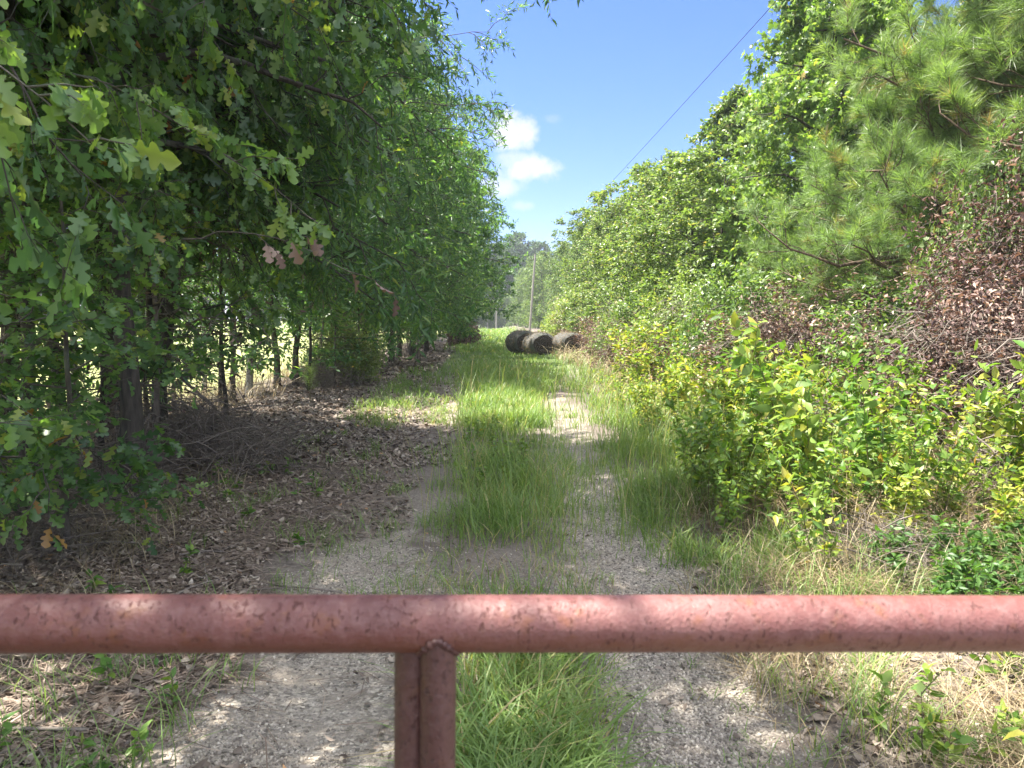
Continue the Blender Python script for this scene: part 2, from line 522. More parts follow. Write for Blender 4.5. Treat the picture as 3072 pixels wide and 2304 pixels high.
def make_tree(name, seed, H, zb, R, r0, nl, ns, nt_, lpt, tmpl, size, leafm, barkm, prof=prof_hedge,
              up=.5, sag=.28, ex=(1, 1), ey=1.0, lean=(0, 0), hang=.15, upn=.9, spread=.6, twl=(.22, .5), tint=tint_std,
              stems=1, sparse_low=0.0, svar=.3):
    rng = np.random.default_rng(seed)
    root = empty(name)
    tb, lb = MB(), MB()
    allP = []
    for k in range(stems):
        L = 12
        z = np.linspace(-.15, H * (1 - .08 * k), L)
        w = np.cumsum(rng.normal(size=(L, 2)) * .035 * H / 9, axis=0)
        a = 2 * PI * k / max(1, stems) + .6
        off = np.array([math.cos(a), math.sin(a)]) * (.22 if stems > 1 else 0)
        sp = np.linspace(0, 1, L)[:, None] * np.array([math.cos(a), math.sin(a)]) * (.9 if stems > 1 else 0)
        P = np.column_stack([w + off + sp + np.linspace(0, 1, L)[:, None] ** 1.3 * np.array(lean), z])
        P[0, :2] = P[1, :2]
        rad = r0 * (1 - .9 * np.linspace(0, 1, L)) ** .8 / (1 if stems == 1 else 1.35)
        rad[0] *= 1.35
        tubes(tb, P, rad, 9)
        allP.append((P, rad))
    LI, RI, LN = [], [], []
    g = rng.random() * 6
    for k in range(nl):
        P, rad = allP[k % stems]
        s = (k + rng.random()) / nl
        z = zb + (H * .97 - zb) * s ** 1.05
        base = np.array([np.interp(z, P[:, 2], P[:, 0]), np.interp(z, P[:, 2], P[:, 1]), z])
        az = g + k * 2.39996 + rng.normal() * .3
        rr = R * prof(s) * (.68 + .4 * rng.random())
        ca, sa = math.cos(az), math.sin(az)
        dx = ca * rr * (ex[1] if ca > 0 else ex[0]); dy = sa * rr * ey
        ln = math.hypot(dx, dy)
        t = np.linspace(0, 1, 8)
        wv = np.cumsum(rng.normal(size=(8, 3)) * .03 * ln, axis=0); wv -= wv[0]
        Q = base + np.column_stack([dx * t, dy * t, ln * (up * (.25 + 1.1 * s)) * t - sag * ln * (1.25 - s) * t ** 2]) + wv
        Q[:, 2] = np.maximum(Q[:, 2], .12 + .3 * rng.random())
        rb = min(np.interp(z, P[:, 2], rad) * .6, .012 + .013 * ln)
        LI.append(Q); RI.append(rb * (1 - .82 * t)); LN.append(ln)
    LI = np.array(LI); LN = np.array(LN)
    tubes(tb, LI, np.array(RI), 5)
    SB, sl = kids(rng, LI, LN, ns, .18, 1.0, lambda t, p, r: p * (.16 + .30 * (1 - t)) * (.7 + .6 * r.random(len(t))) + .12, .85, .12, 5, .18)
    tubes(tb, SB, (.004 + .006 * sl)[:, None] * np.linspace(1, .3, 5)[None], 4)
    TW, tl = kids(rng, SB, sl, nt_, .1, 1.0, lambda t, p, r: twl[0] + (twl[1] - twl[0]) * r.random(len(t)), .8, .1, 4, .2)
    tubes(tb, TW, np.tile(np.linspace(.0035, .0015, 4), (len(TW), 1)), 3)
    leaves_on(rng, lb, TW, lpt, tmpl, size, svar, spread, hang, upn, tint)
    tb.build('trunk', barkm, root, smooth=True)
    lb.build('crown', leafm, root)
    return root


def make_pine(name, seed, H, zb, R, r0, nl, ns, nt_, nn, nlen, prof=prof_oval, up=.35, sag=.1, bare=.35):
    rng = np.random.default_rng(seed)
    root = empty(name)
    tb, lb = MB(), MB()
    L = 12
    P = np.column_stack([np.cumsum(rng.normal(size=(L, 2)) * .05, axis=0), np.linspace(-.15, H, L)])
    rad = r0 * (1 - .92 * np.linspace(0, 1, L))
    tubes(tb, P, rad, 9)
    LI, RI, LN = [], [], []
    for k in range(nl):
        s = (k // 4 * 4 + .8 * rng.random()) / nl
        z = zb + (H * .98 - zb) * s
        base = np.array([np.interp(z, P[:, 2], P[:, 0]), np.interp(z, P[:, 2], P[:, 1]), z])
        az = (k % 4) * PI / 2 + (k // 4) * 1.1 + rng.normal() * .25
        ln = R * prof(s) * (.75 + .35 * rng.random())
        t = np.linspace(0, 1, 8)
        wv = np.cumsum(rng.normal(size=(8, 3)) * .022 * ln, axis=0); wv -= wv[0]
        Q = base + np.column_stack([math.cos(az) * ln * t, math.sin(az) * ln * t, ln * (up * (.2 + 1.1 * s)) * t - sag * ln * t + .16 * ln * t ** 2.2 - .25 * ln * t * (1 - t) * (1 - s)]) + wv
        Q[:, 2] = np.maximum(Q[:, 2], .5)
        LI.append(Q); RI.append(min(.016 + .013 * ln, .06) * (1 - .8 * t)); LN.append(ln)
    LI = np.array(LI); LN = np.array(LN)
    tubes(tb, LI, np.array(RI), 5)
    SB, sl = kids(rng, LI, LN, ns, bare, 1.0, lambda t, p, r: p * (.10 + .32 * (1 - t)) * (.6 + .7 * r.random(len(t))) + .14, .75, .18, 5, -.1)
    tubes(tb, SB, (.005 + .005 * sl)[:, None] * np.linspace(1, .4, 5)[None], 4)
    DB, dl = kids(rng, LI, LN, 5, .1, .75, lambda t, p, r: .3 + .5 * r.random(len(t)), 1.0, -.1, 4, .2)
    tubes(tb, DB, np.tile(np.linspace(.006, .002, 4), (len(DB), 1)), 3)
    TW, tl = kids(rng, SB, sl, nt_, .35, 1.0, lambda t, p, r: .12 + .2 * r.random(len(t)), .6, .25, 4, -.15)
    tubes(tb, TW, np.tile(np.linspace(.005, .003, 4), (len(TW), 1)), 3)
    n = len(TW)
    tuft_t = np.clip(rng.normal(.5, .18, n), 0, .87)
    tuft_t[rng.random(n) < .05] = .96
    idx = np.repeat(np.arange(n), nn)
    t = .35 + .65 * rng.random(len(idx))
    f = t * 3; a = np.clip(f.astype(int), 0, 2); fr = (f - a)[:, None]
    p = TW[idx, a] * (1 - fr) + TW[idx, a + 1] * fr
    T = unit(TW[idx, 3] - TW[idx, 0])
    pr = unit(np.cross(T, rng.normal(size=T.shape)))
    an = (.35 + .75 * rng.random(len(idx)))[:, None]
    d = T * np.cos(an) + pr * np.sin(an) + np.array([0, 0, -.12])
    lb.inst(NEEDLE, p, d, rng.normal(size=d.shape), nlen * (.7 + .5 * rng.random(len(idx))), np.clip(tuft_t[idx] + rng.normal(0, .05, len(idx)), 0, 1))
    tb.build('trunk', M['barkpine'], root, smooth=True)
    lb.build('crown', M['pine'], root)
    return root


# ---- left row prototypes
def place(o, x, y, rz=0.0, sc=(1, 1, 1)):
    if isinstance(sc, (int, float)):
        sc = (sc, sc, sc)
    o.location = (x, y, float(gz(x, y))); o.rotation_euler = (0, 0, rz); o.scale = sc
    return o


def put(proto, x, y, rz, sc, label, cat='tree', group=None):
    if isinstance(sc, (int, float)):
        sc = (sc, sc, sc)
    if 'label' in proto:
        o = dup(proto, (0, 0, 0))
    else:
        o = proto
    place(o, x, y, rz, sc)
    return tag(o, label, cat, group)


oakA = make_tree('oak_tree', 11, 7.2, 2.3, 2.1, .075, 44, 8, 5, 7, LOBED, .12, M['oak'], M['barkpale'], up=.35, sag=.30, hang=.45, upn=.8, twl=(.2, .42))
oakB = make_tree('oak_tree', 12, 9.2, 2.6, 2.9, .10, 54, 9, 5, 7, LOBED, .12, M['oak'], M['bark'], up=.42, sag=.28, hang=.4, upn=.8, twl=(.2, .45))
wilA = make_tree('willow_oak_tree', 21, 10.2, 2.7, 3.8, .125, 74, 10, 7, 12, NARROW, .13, M['willow'], M['bark'], up=.45, sag=.3, ex=(.85, 1.04), hang=.12, upn=1.0, stems=1)
wilB = make_tree('willow_oak_tree', 22, 9.6, 2.5, 3.7, .10, 72, 10, 7, 12, NARROW, .135, M['willow'], M['bark'], up=.42, sag=.34, ex=(.85, 1.04), hang=.15, upn=1.0, stems=2)
wilC = make_tree('broadleaf_tree', 23, 10.0, 2.0, 4.0, .13, 74, 9, 6, 10, diamond(.17, .25, .12), .16, M['willow'], M['bark'], up=.42, sag=.32, ex=(.85, 1.02), hang=.1, upn=1.0, stems=2)

put(oakA, -3.5, .5, .4, (1, 1, .95), 'young oak at the gate whose leaves edge into the top left corner')
put(oakB, -3.4, 2.75, .9, (.8, .64, 1.12), 'oak added just outside the left frame edge to shade the gravel by the gate')  # added off frame to cast shade over the foreground track
put(oakA, -3.1, 4.9, 2.6, (1, 1, 1.3), 'thin dark-stemmed oak rooted in the leaf litter at far left behind the gate')
put(oakB, -4.6, 7.6, 1.0, (1, .9, 1), 'oak with a broad dark trunk at far left in front of the bright meadow')
put(oakB, -3.0, 6.7, 3.9, (.95, .85, 1.12), 'slender pale-stemmed oak beside the twiggy brush at the litter edge')
put(oakB, -3.9, -2.2, 2.0, (.9, .8, .95), 'unseen oak added behind the camera on the left to shade the gate', 'tree', 'unseen shade trees behind the camera')  # two unseen oaks added to darken the ground and the rail's underside
put(oakB, -3.9, -5.2, 4.0, (.9, .8, 1), 'unseen oak added behind the camera on the left to shade the gate', 'tree', 'unseen shade trees behind the camera')
put(wilA, -4.5, 9.5, 0.0, (1, .75, 1), 'narrow-leaved oak with thick black trunk standing against the meadow')
put(wilB, -3.8, 8.8, .15, (1, .7, .95), 'twin-stemmed narrow-leaved oak behind the brown twig pile')
put(wilB, -4.4, 17.6, -.1, (1, .75, 1.05), 'multi-stemmed tree beside the short weathered post and pine seedling')
put(wilA, -3.9, 20.8, .1, (1.05, .9, 1.0), 'narrow-leaved tree behind the thin steel post with green growth at its foot')
put(wilC, -4.0, 24.5, .1, (1, 1, 1), 'dense tree overhanging the litter strip, second beyond the thin steel post')
put(wilC, -3.7, 29.0, -.2, (1.05, 1, 1.02), 'leafy tree on the left verge opposite the tall grass short of the hay bales')
put(wilC, -3.4, 34.0, .25, (1.12, 1, 1.0), 'spreading tree reaching over the track level with the hay bales')
put(wilC, -3.2, 39.5, -.1, (1.2, 1.05, .95), 'tree with the longest branches out over the track just past the hay bales')
k = 0
for (x, y, rz, s) in [(-3.8, 45, .2, 1.05), (-4.2, 51, -.2, 1.0), (-4.6, 57, .3, 1.05), (-4.8, 64, 0, 1.05), (-5.0, 72, .2, 1.1), (-5.2, 81, -.2, 1.1), (-5.4, 92, 0, 1.1), (-5.8, 104, 1.4, 1.1), (-6.2, 118, 3.6, 1.1), (-6.6, 134, .2, 1.1)]:
    put(wilC, x, y, rz, s, 'leafy tree in the far left row narrowing away beyond the hay bales', 'tree', 'far trees of the left row')

sapA = make_tree('oak_sapling', 15, 4.6, .5, 1.0, .028, 22, 5, 4, 5, LOBED, .12, M['oak'], M['barkpale'], up=.5, sag=.2, hang=.5, upn=.7, twl=(.15, .35))
sapB = make_tree('sapling', 16, 5.4, .8, 1.2, .032, 20, 5, 4, 7, OVATE, .10, M['willow'], M['bark'], up=.5, sag=.2, hang=.3, upn=.8, twl=(.15, .35))
bare = make_tree('bare_sapling', 17, 4.4, .3, 1.1, .030, 30, 6, 4, 1, OVATE, .06, M['dead'], M['twig'], up=.35, sag=.15, hang=.5, upn=.7, twl=(.2, .4))
put(sapA, -3.05, 4.35, 0, (1, 1, .75), 'leafy oak sapling at the left edge with lobed leaves down to the litter')
put(sapA, -2.55, 4.75, 4, (.8, .8, .6), 'low oak sapling with green and brown lobed leaves over the litter edge')
put(sapA, -3.9, 5.9, 2, (1, 1, .95), 'oak sapling between the dark stems left of the brush pile')
put(sapB, -3.75, 7.7, 1, (1, 1, 1), 'thin sapling with oval leaves in front of the meadow, left of the brush pile')
put(sapB, -4.7, 11.0, 3, (1.1, 1.1, 1), 'sapling standing against the bright meadow, left of the gap')
put(sapB, -4.9, 15.2, 5, (1, 1, .9), 'sapling behind the short weathered post')
put(sapB, -4.4, 13.2, 2, (1.1, 1.1, .8), 'sapling in front of the fence in the sunlit gap')
put(sapB, -3.9, 11.8, 4, (1.1, 1.1, .85), 'leafy sapling at the litter edge short of the sunlit gap')
put(sapB, -3.7, 16.6, 1, (1.2, 1.2, .7), 'leafy sapling just before the thin steel post')
put(bare, -4.2, 6.8, 0, 1, 'leafless sapling bristling with twigs at the far left')
put(bare, -3.4, 8.1, 2, (1.1, 1.1, .9), 'leafless sapling beside the brush pile in front of the meadow')
put(bare, -4.9, 8.9, 4, 1.1, 'leafless twiggy sapling among the black trunks')
put(bare, -4.9, 12.4, 1, (1.1, 1.1, .8), 'leafless sapling left of the pine seedling by the fence')
put(bare, -3.9, 18.6, 3, (1, 1, .7), 'leafless sapling in the pale brush behind the thin steel post')
for q_ in range(9):
    put(bare if q_ % 3 else sapB, -3.7 - .8 * (q_ * 7 % 5) / 5, 23 + 3.1 * q_, q_ * 1.1, (1.1, 1.1, .7), 'thin understorey sapling below the left row further along', 'tree', 'saplings under the left row')
stA = make_tree('oak_tree', 18, 8.0, 4.2, 1.6, .06, 24, 6, 5, 7, LOBED, .12, M['oak'], M['bark'], up=.45, sag=.2, hang=.4, upn=.8)
put(stA, -3.9, 9.4, 0, 1, 'slim dark trunk rising just right of the broad dark trunk')
put(stA, -4.9, 6.9, 2, (1.3, 1.3, 1.05), 'dark trunk at the far left edge behind the thin oak stem')
put(stA, -5.0, 10.6, 4, (1.4, 1.4, 1), 'straight trunk nearest the fence in the bright meadow gap')
put(stA, -4.25, 7.5, 5, (.9, .9, .9), 'slim dark trunk near the left edge, left of the broad dark trunk')
put(stA, -3.7, 6.9, 3.4, (.8, .8, 1), 'slim dark trunk just left of the pale-stemmed oak')
put(stA, -3.75, 8.9, 2.6, (.9, .9, 1.02), 'slim dark trunk between the thick black trunk and the brush pile')
put(stA, -4.7, 14.6, .6, (.8, .8, .9), 'slim trunk beside the short weathered post')
put(stA, -3.3, 5.6, 1, (.8, .8, .95), 'second thin stem beside the pale-stemmed oak')

# ---- right row
gumA = make_tree('sweetgum_tree', 31, 10.6, 1.0, 2.55, .12, 80, 8, 6, 9, STAR, .135, M['gum'], M['bark'], prof=prof_cone, up=.4, sag=.22, hang=.25, upn=1.2, spread=.65)
hedA = make_tree('broadleaf_tree', 41, 8.6, .5, 2.7, .10, 70, 8, 6, 10, OVATE_LOW, .135, M['mixed'], M['bark'], prof=prof_oval, up=.4, sag=.2, hang=.15, upn=1.1, stems=2)
hedB = make_tree('broadleaf_tree', 42, 9.4, .4, 3.0, .12, 66, 8, 6, 9, OVATE_LOW, .15, M['mixed'], M['bark'], prof=prof_cone, up=.45, sag=.2, hang=.15, upn=1.1)
pinA = make_pine('pine_tree', 51, 13.0, 1.3, 3.9, .14, 84, 13, 7, 56, .24, bare=.3)
pinB = make_pine('pine_tree', 52, 15.0, 2.0, 3.0, .15, 66, 10, 6, 42, .24)

put(pinA, 8.75, 11.0, .35, (.96, 1.0, 1.0), 'near pine with long bright needle sprays reaching left above the dead vines')
put(pinA, 8.6, 8.4, 2.5, (1, 1, 1.02), 'pine at far right edge with a thick bare limb curving across its needles')
put(pinB, 10.6, 14.0, 1.0, (1.0, 1.0, 1.0), 'tall pine standing behind the nearest pine and the sweetgum')
pinC = make_pine('pine_tree', 53, 4.9, 1.2, 2.5, .07, 40, 12, 6, 54, .22, prof=prof_cone, up=.3, sag=.12, bare=.25)
put(pinC, 6.75, 11.3, .9, 1.0, 'young bright pine whose low boughs reach left over the dead vines')
put(gumA, 7.25, 16.6, .2, (.92, 1, 1.06), 'tall sweetgum with bright star leaves, rising highest against the sky on the right')
put(gumA, 8.6, 19.0, 3.3, (1.0, 1.0, .96), 'smaller sweetgum tucked behind the tall sweetgum')
put(hedA, 5.9, 20.3, 1.2, (.9, .9, .62), 'low bushy tree in front of the shoulder of the tall sweetgum')
put(pinB, 10.2, 23.5, 2.2, (.8, .8, .62), 'pine whose dark tip pokes above the broadleaf crowns')
put(hedB, 7.5, 23.5, .6, (1, 1, .82), 'cone-shaped green tree left of the sweetgum on the right side')
put(hedA, 6.9, 27.5, 3.1, (1, 1, .77), 'round-topped green tree second along from the sweetgum')
put(hedB, 7.1, 32.0, 2.2, (1.0, 1, .74), 'tree with feathery top right of the sky gap')
put(hedA, 6.6, 36.5, 5.0, (1.05, 1, .8), 'round green tree behind the right-hand hay bale')
for (p, x, y, rz, s) in [(hedB, 7.4, 42, .8, .8), (hedA, 7.4, 48, 2.2, .9), (hedB, 7.9, 54, 3.4, .86), (hedA, 8.3, 61, 4.2, .95), (hedB, 8.7, 68, 1.2, .92), (hedA, 9.0, 76, 5.5, 1.0),
                        (hedB, 9.2, 88, 3.9, 1.05), (hedA, 8, 99, .3, 1.1), (hedB, 8, 111, 2.0, 1.1), (hedA, 7.6, 125, 4.0, 1.1), (hedB, 7, 140, 1.0, 1.1)]:
    put(p, x, y, rz, s, 'sunlit green tree in the far right row running past the leaning pole', 'tree', 'far trees of the right row')
for (p, x, y, rz, s) in [(hedB, 11.0, 17, 1, .9), (hedA, 11.5, 27, 2, .85), (hedB, 11, 35, 4, .78), (hedA, 11.4, 46, 1, .85), (hedA, 11.6, 10, 1.6, 1.0)]:
    put(p, x, y, rz, s, 'tree in the second rank behind the right-hand row', 'tree', 'second rank behind the right row')

# ---- far end trees, meadow edge trees
for (x, y, rz, s_) in [(-4.5, 170, 1, .75), (-1.2, 172, 2.4, .7), (1.8, 171, 4, .72), (5.2, 170, .3, .8)]:
    put(hedA, x, y, rz, s_, 'low bushy tree closing the far end of the track under the tall hazy trees', 'tree', 'bushy trees at the end of the track')
farA = make_tree('distant_tree', 61, 19, 1.2, 4.6, .22, 56, 7, 6, 9, diamond(.3, .2, .1), .42, M['far'], M['bark'], prof=prof_oval, up=.7, sag=.15, twl=(.5, 1.0))
for (x, y, rz, s) in [(-8, 168, .4, 1.0), (-2, 174, 5.4, .9), (2.5, 180, 2.1, 1.0), (7.5, 176, 3.3, 1.06), (13, 182, 5, 1.0), (-5, 190, 1.1, 1.0), (0, 196, 3, .7), (5, 196, 1.8, .95), (10, 200, 4.1, 1.0)]:
    put(farA, x, y, rz, s, 'tall hazy tree closing the far end of the track', 'tree', 'tall trees at the end of the track')
for q_ in range(13):
    x, y, rz, s = -84 + 5.6 * q_ + (q_ * 37 % 5 - 2), 108 + (q_ * 53 % 11), q_ * 1.3, .5 + .05 * (q_ * 29 % 5)
    put(farA, x, y, rz, s, 'distant tree on the far side of the meadow, glimpsed between left trunks', 'tree', 'trees across the meadow')


# ------------------------------------------------------------ weeds, bushes
def weed_clump(rng, sb, lb, xs_, ys_, hs, lpp, tmpl, size, tintf, lean=.18, branch=3, z=None, top=.25):
    """upright stems with leaves; several side shoots"""
    n = len(xs_)
    z = gz(xs_, ys_) if z is None else z
    L = 6
    s = np.linspace(0, 1, L)
    ln = rng.normal(size=(n, 2)) * lean * hs[:, None]
    base = np.column_stack([xs_, ys_, z])
    P = base[:, None] + np.concatenate([ln[:, None] * (s ** 1.5)[None, :, None], (hs[:, None] * s[None])[:, :, None]], -1)
    P += rng.normal(size=P.shape) * (.015 * hs)[:, None, None] * s[None, :, None]
    tubes(sb, P, (.0025 + .003 * hs)[:, None] * np.linspace(1, .4, L)[None], 4)
    B, bl = kids(rng, P, hs, branch, top, 1.0, lambda t, p, r: p * (.14 + .25 * r.random(len(t))), .7, .25, 4, .05)
    tubes(sb, B, np.tile(np.linspace(.0028, .0012, 4), (len(B), 1)), 3)
    leaves_on(rng, lb, P, lpp, tmpl, size, .35, .75, .0, 1.4, tintf, t0=top)
    leaves_on(rng, lb, B, max(3, lpp // 2), tmpl, size, .35, .65, .0, 1.4, tintf, t0=.15)


def tint_weed(mu, sd=.16):
    return lambda r, n: np.clip(r.normal(mu, sd, n), 0, .91) + (r.random(n) < .025) * .12


def scatter(rng, n, x0, x1, y0, y1, fy=True):
    x = x0 + (x1 - x0) * rng.random(n)
    if fy:  # more near the camera
        u = rng.random(n); y = 1 / (1 / y0 + (1 / y1 - 1 / y0) * u)
    else:
        y = y0 + (y1 - y0) * rng.random(n)
    return x, y


def weed_plant(name, seed, h, nst, lpp, tmpl, size, mu, spreadr=.12, branch=4, mat='weed'):
    rng = np.random.default_rng(seed)
    root = empty(name)
    sb, lb = MB(), MB()
    a = rng.random(nst) * 2 * PI; r = spreadr * np.sqrt(rng.random(nst))
    weed_clump(rng, sb, lb, r * np.cos(a), r * np.sin(a), h * (.65 + .35 * rng.random(nst)), lpp, tmpl, size, tint_weed(mu), branch=branch, z=np.full(nst, -.03))
    sb.build('stem', M['stem'], root, smooth=True)
    lb.build('foliage', M[mat], root)
    return root


wdA = weed_plant('weed', 71, 1.15, 5, 20, OVATE, .085, .54, .16, 5)
wdB = weed_plant('weed', 72, 0.95, 6, 20, blade_tmpl(.17, .25, .2), .09, .76, .18, 5)
wdC = weed_plant('weed', 73, 1.5, 3, 24, OVATE, .11, .72, .10, 5)
wdD = weed_plant('weed', 74, .7, 7, 16, OVATE, .068, .8, .2, 4)
rg = np.random.default_rng(99)
put(wdC, 2.45, 5.5, .3, 1.0, 'tallest yellow-green weed standing up in front of the dead vine bank', 'weed')
put(wdA, 2.75, 5.15, 1.1, 1.0, 'dark leafy weed clump at the shaded foot of the tallest weed', 'weed')
put(wdC, 3.75, 5.3, 2.2, .92, 'spindly weed with a thin dark stem and leafy top at right', 'weed')
lab = 'bushy green weed in the shaded clump right of the gravel wheel track'
for (x, y, s) in [(1.95, 5.3, .72), (2.2, 4.9, .7), (2.35, 5.75, .85), (2.0, 6.0, .8), (1.75, 5.8, .68), (2.6, 5.9, .9), (2.9, 5.6, .9), (1.85, 6.6, .8), (2.3, 6.5, .85), (2.7, 4.75, .65), (3.05, 4.95, .72), (1.7, 5.05, .5)]:
    put(wdA if rg.random() < .65 else wdB, x, y, rg.random() * 6, s, lab, 'weed', 'shaded weeds beside the wheel track')
lab = 'sunlit yellow-green weed in the bright stand in front of the dead vines'
for q_ in range(28):
    x, y = 2.3 + 2.2 * rg.random(), 6.3 + 5.0 * rg.random()
    if x > 4.6 and y < 7:
        continue
    put([wdB, wdD, wdB, wdA][rg.integers(4)], x, y, rg.random() * 6, .75 + .4 * rg.random(), lab, 'weed', 'sunlit weeds in front of the dead vines')
lab = 'straggly low weed at the right edge among dead stems'
for q_ in range(7):
    x, y = 3.2 + 1.7 * rg.random(), 4.2 + 2.2 * rg.random()
    put([wdB, wdD, wdD][rg.integers(3)], x, y, rg.random() * 6, .6 + .45 * rg.random(), lab, 'weed', 'weeds at the right edge')
lab = 'weed in the verge between the tall grass and the right-hand trees'
for q_ in range(40):
    y = 11 + 20 * rg.random() ** 1.3; x = float(np.interp(y, [11, 20, 31], [3.0, 3.9, 5.0])) + 1.6 * rg.random()
    put([wdB, wdD, wdA][rg.integers(3)], x, y, rg.random() * 6, .85 + .5 * rg.random(), lab, 'weed', 'verge weeds further along')

# undergrowth: the uncountable low cover under and between them
rng = np.random.default_rng(81)
sb, lb = MB(), MB()
x, y = scatter(rng, 1500, 1.7, 6.6, 4.2, 16)
k = (x > 1.75 + .03 * y) & (rng.random(len(x)) < np.interp(x, [2.8, 3.8], [1, .35])) & (np.sin(x * 2.3 + 1.7 * np.sin(y * 1.1)) + np.sin(y * 1.9 + x) > -.5)
weed_clump(rng, sb, lb, x[k], y[k], .25 + .45 * rng.random(k.sum()), 13, OVATE_LOW, .065, tint_weed(.62, .25), branch=3, top=.1)
x, y = scatter(rng, 1300, 2.4, 6.5, 15, 60)
k = x > np.interp(y, [15, 22, 30, 39, 45, 60], [2.9, 3.7, 4.7, 5.0, 4.4, 4.2]); x, y = x[k], y[k]
weed_clump(rng, sb, lb, x, y, .5 + .7 * rng.random(len(x)), 14, OVATE_LOW, .13, tint_weed(.72, .2), branch=3, top=.1)
o = lb.build('undergrowth', M['weed']); o['kind'] = 'stuff'
o = sb.build('undergrowth_stems', M['stem']); o['kind'] = 'stuff'


def bush(name, seed, rx, ry, h, ncl, lpc, tmpl, size, mat, tint, ntw=60, shell=.55, barkm='twig', lump=.16):
    """mound: leaves on a rough dome over arching stems"""
    rng = np.random.default_rng(seed)
    root = empty(name)
    tb, lb = MB(), MB()
    # arching stems
    a = rng.random(ntw) * 2 * PI; rr = .35 * np.sqrt(rng.random(ntw))
    e = rng.random(ntw) * 2 * PI; re = .55 + .5 * rng.random(ntw)
    s = np.linspace(0, 1, 7)
    p0 = np.column_stack([rx * rr * np.cos(a), ry * rr * np.sin(a), np.full(ntw, -.05)])
    p1 = np.column_stack([rx * re * np.cos(e), ry * re * np.sin(e), h * (.15 + .9 * rng.random(ntw)) * (1.1 - .6 * re)])
    P = p0[:, None] * (1 - s)[None, :, None] + p1[:, None] * s[None, :, None]
    P[:, :, 2] += (h * .65 * np.sin(s * PI * .85))[None] * (.4 + .6 * rng.random((ntw, 1)))
    P += np.cumsum(rng.normal(size=P.shape) * .02, axis=1)
    tubes(tb, P, (.6 + 1.1 * rng.random((ntw, 1)) ** 2) * np.linspace(.011, .004, 7)[None], 4)
    B, bl = kids(rng, P, np.full(ntw, 1.0), 5, .3, 1, lambda t, p, r: .2 + .35 * r.random(len(t)), .8, 0, 4, .1)
    tubes(tb, B, np.tile(np.linspace(.004, .0018, 4), (len(B), 1)), 3)
    # leaf clumps
    th = rng.random(ncl) * 2 * PI; cz = rng.random(ncl) ** .8
    r_ = (1 - shell * rng.random(ncl) ** 2) * (1 + lump * np.sin(3 * th + 7 * cz) + .7 * lump * np.sin(7 * th - 9 * cz))
    rho = np.sqrt(np.maximum(0, 1 - cz ** 2.2))
    c = np.column_stack([rx * r_ * rho * np.cos(th), ry * r_ * rho * np.sin(th), h * r_ * cz + .05])
    idx = np.repeat(np.arange(ncl), lpc)
    p = c[idx] + rng.normal(size=(len(idx), 3)) * np.array([.11, .11, .10])
    p[:, 2] = np.maximum(p[:, 2], .02)
    out = unit(c[idx] * np.array([1 / rx, 1 / ry, .4 / h]))
    d = out * .5 + rng.normal(size=p.shape) * .6 + np.array([0, 0, -.3])
    n = out * .6 + rng.normal(size=p.shape) * .7 + np.array([0, 0, .6])
    tc = np.clip(tint(rng, ncl), 0, 1)
    lb.inst(tmpl, p, d, n, size * (.65 + .7 * rng.random(len(p))), np.clip(tc[idx] + rng.normal(0, .12, len(p)), 0, 1))
    tb.build('stem', M[barkm], root, smooth=True)
    lb.build('foliage', M[mat], root)
    return root


dv = bush('dead_vine', 91, 1.5, 1.3, 2.3, 1500, 16, CURL, .055, 'dead', lambda r, n: r.normal(.47, .24, n), 230, lump=.35)
dv2 = bush('dead_vine', 92, 1.3, 1.2, 1.7, 800, 20, CURL, .055, 'dead', lambda r, n: r.normal(.55, .24, n), 140, shell=.75, lump=.35)
put(dv, 6.5, 8.3, 0, (1.05, 1.0, .85), 'largest tangle of brown dead vine leaves hanging below the pine at right', 'dead vine')
put(dv, 7.2, 7.4, 4.0, (1.1, 1.1, 1.15), 'dead brown vine climbing at the right-hand frame edge', 'dead vine')
put(dv2, 5.2, 7.6, 1, (1, 1, .8), 'thin grey-brown vine thicket in front of the largest brown tangle', 'dead vine')
put(dv2, 5.0, 11.6, 3, (1.2, 1.2, .75), 'low brown dead vine beside the yellow-green weeds, left of the pine', 'dead vine')
put(dv2, 5.3, 6.1, 5, (1, 1, .62), 'tangle of bare dry stems at the right edge above the dry grass', 'dead vine')
for (x, y, s, rz) in [(4.7, 16.2, .5, 2), (4.8, 20.8, .6, .5), (5.1, 26, .6, 2), (5.9, 30.5, .7, 3), (6.3, 34, .7, 4.2), (6.0, 41, .8, 1)]:
    put(dv2, x, y, rz, (1.2, 1.4, s), 'brown withered vine along the foot of the right-hand trees', 'dead vine', 'withered vines under the right-hand row')
gb = bush('leafy_shrub', 93, 1.2, 1.2, 1.7, 620, 24, OVATE_LOW, .085, 'mixed', lambda r, n: r.normal(.5, .16, n), 60, shell=.5)
put(gb, 5.8, 10.2, 2.0, (1, 1, .75), 'green shrub low in front of the young bright pine', 'shrub')
put(gb, 4.9, 14.6, .5, (1, 1, 1.05), 'pale leafy shrub at the foot of the tall sweetgum', 'shrub')
put(gb, 6.3, 13.2, 2.5, (1, 1, 1.1), 'green shrub between the sweetgum trunk and the pine sprays', 'shrub')
put(gb, 6.0, 9.0, 4.5, (.6, .6, 1.35), 'green vine shrub climbing under the nearest pine limbs', 'shrub')
put(gb, 5.0, 18.0, 1.5, (1.1, 1.1, 1.1), 'yellow-green shrub left of the pale shrub on the right bank', 'shrub')
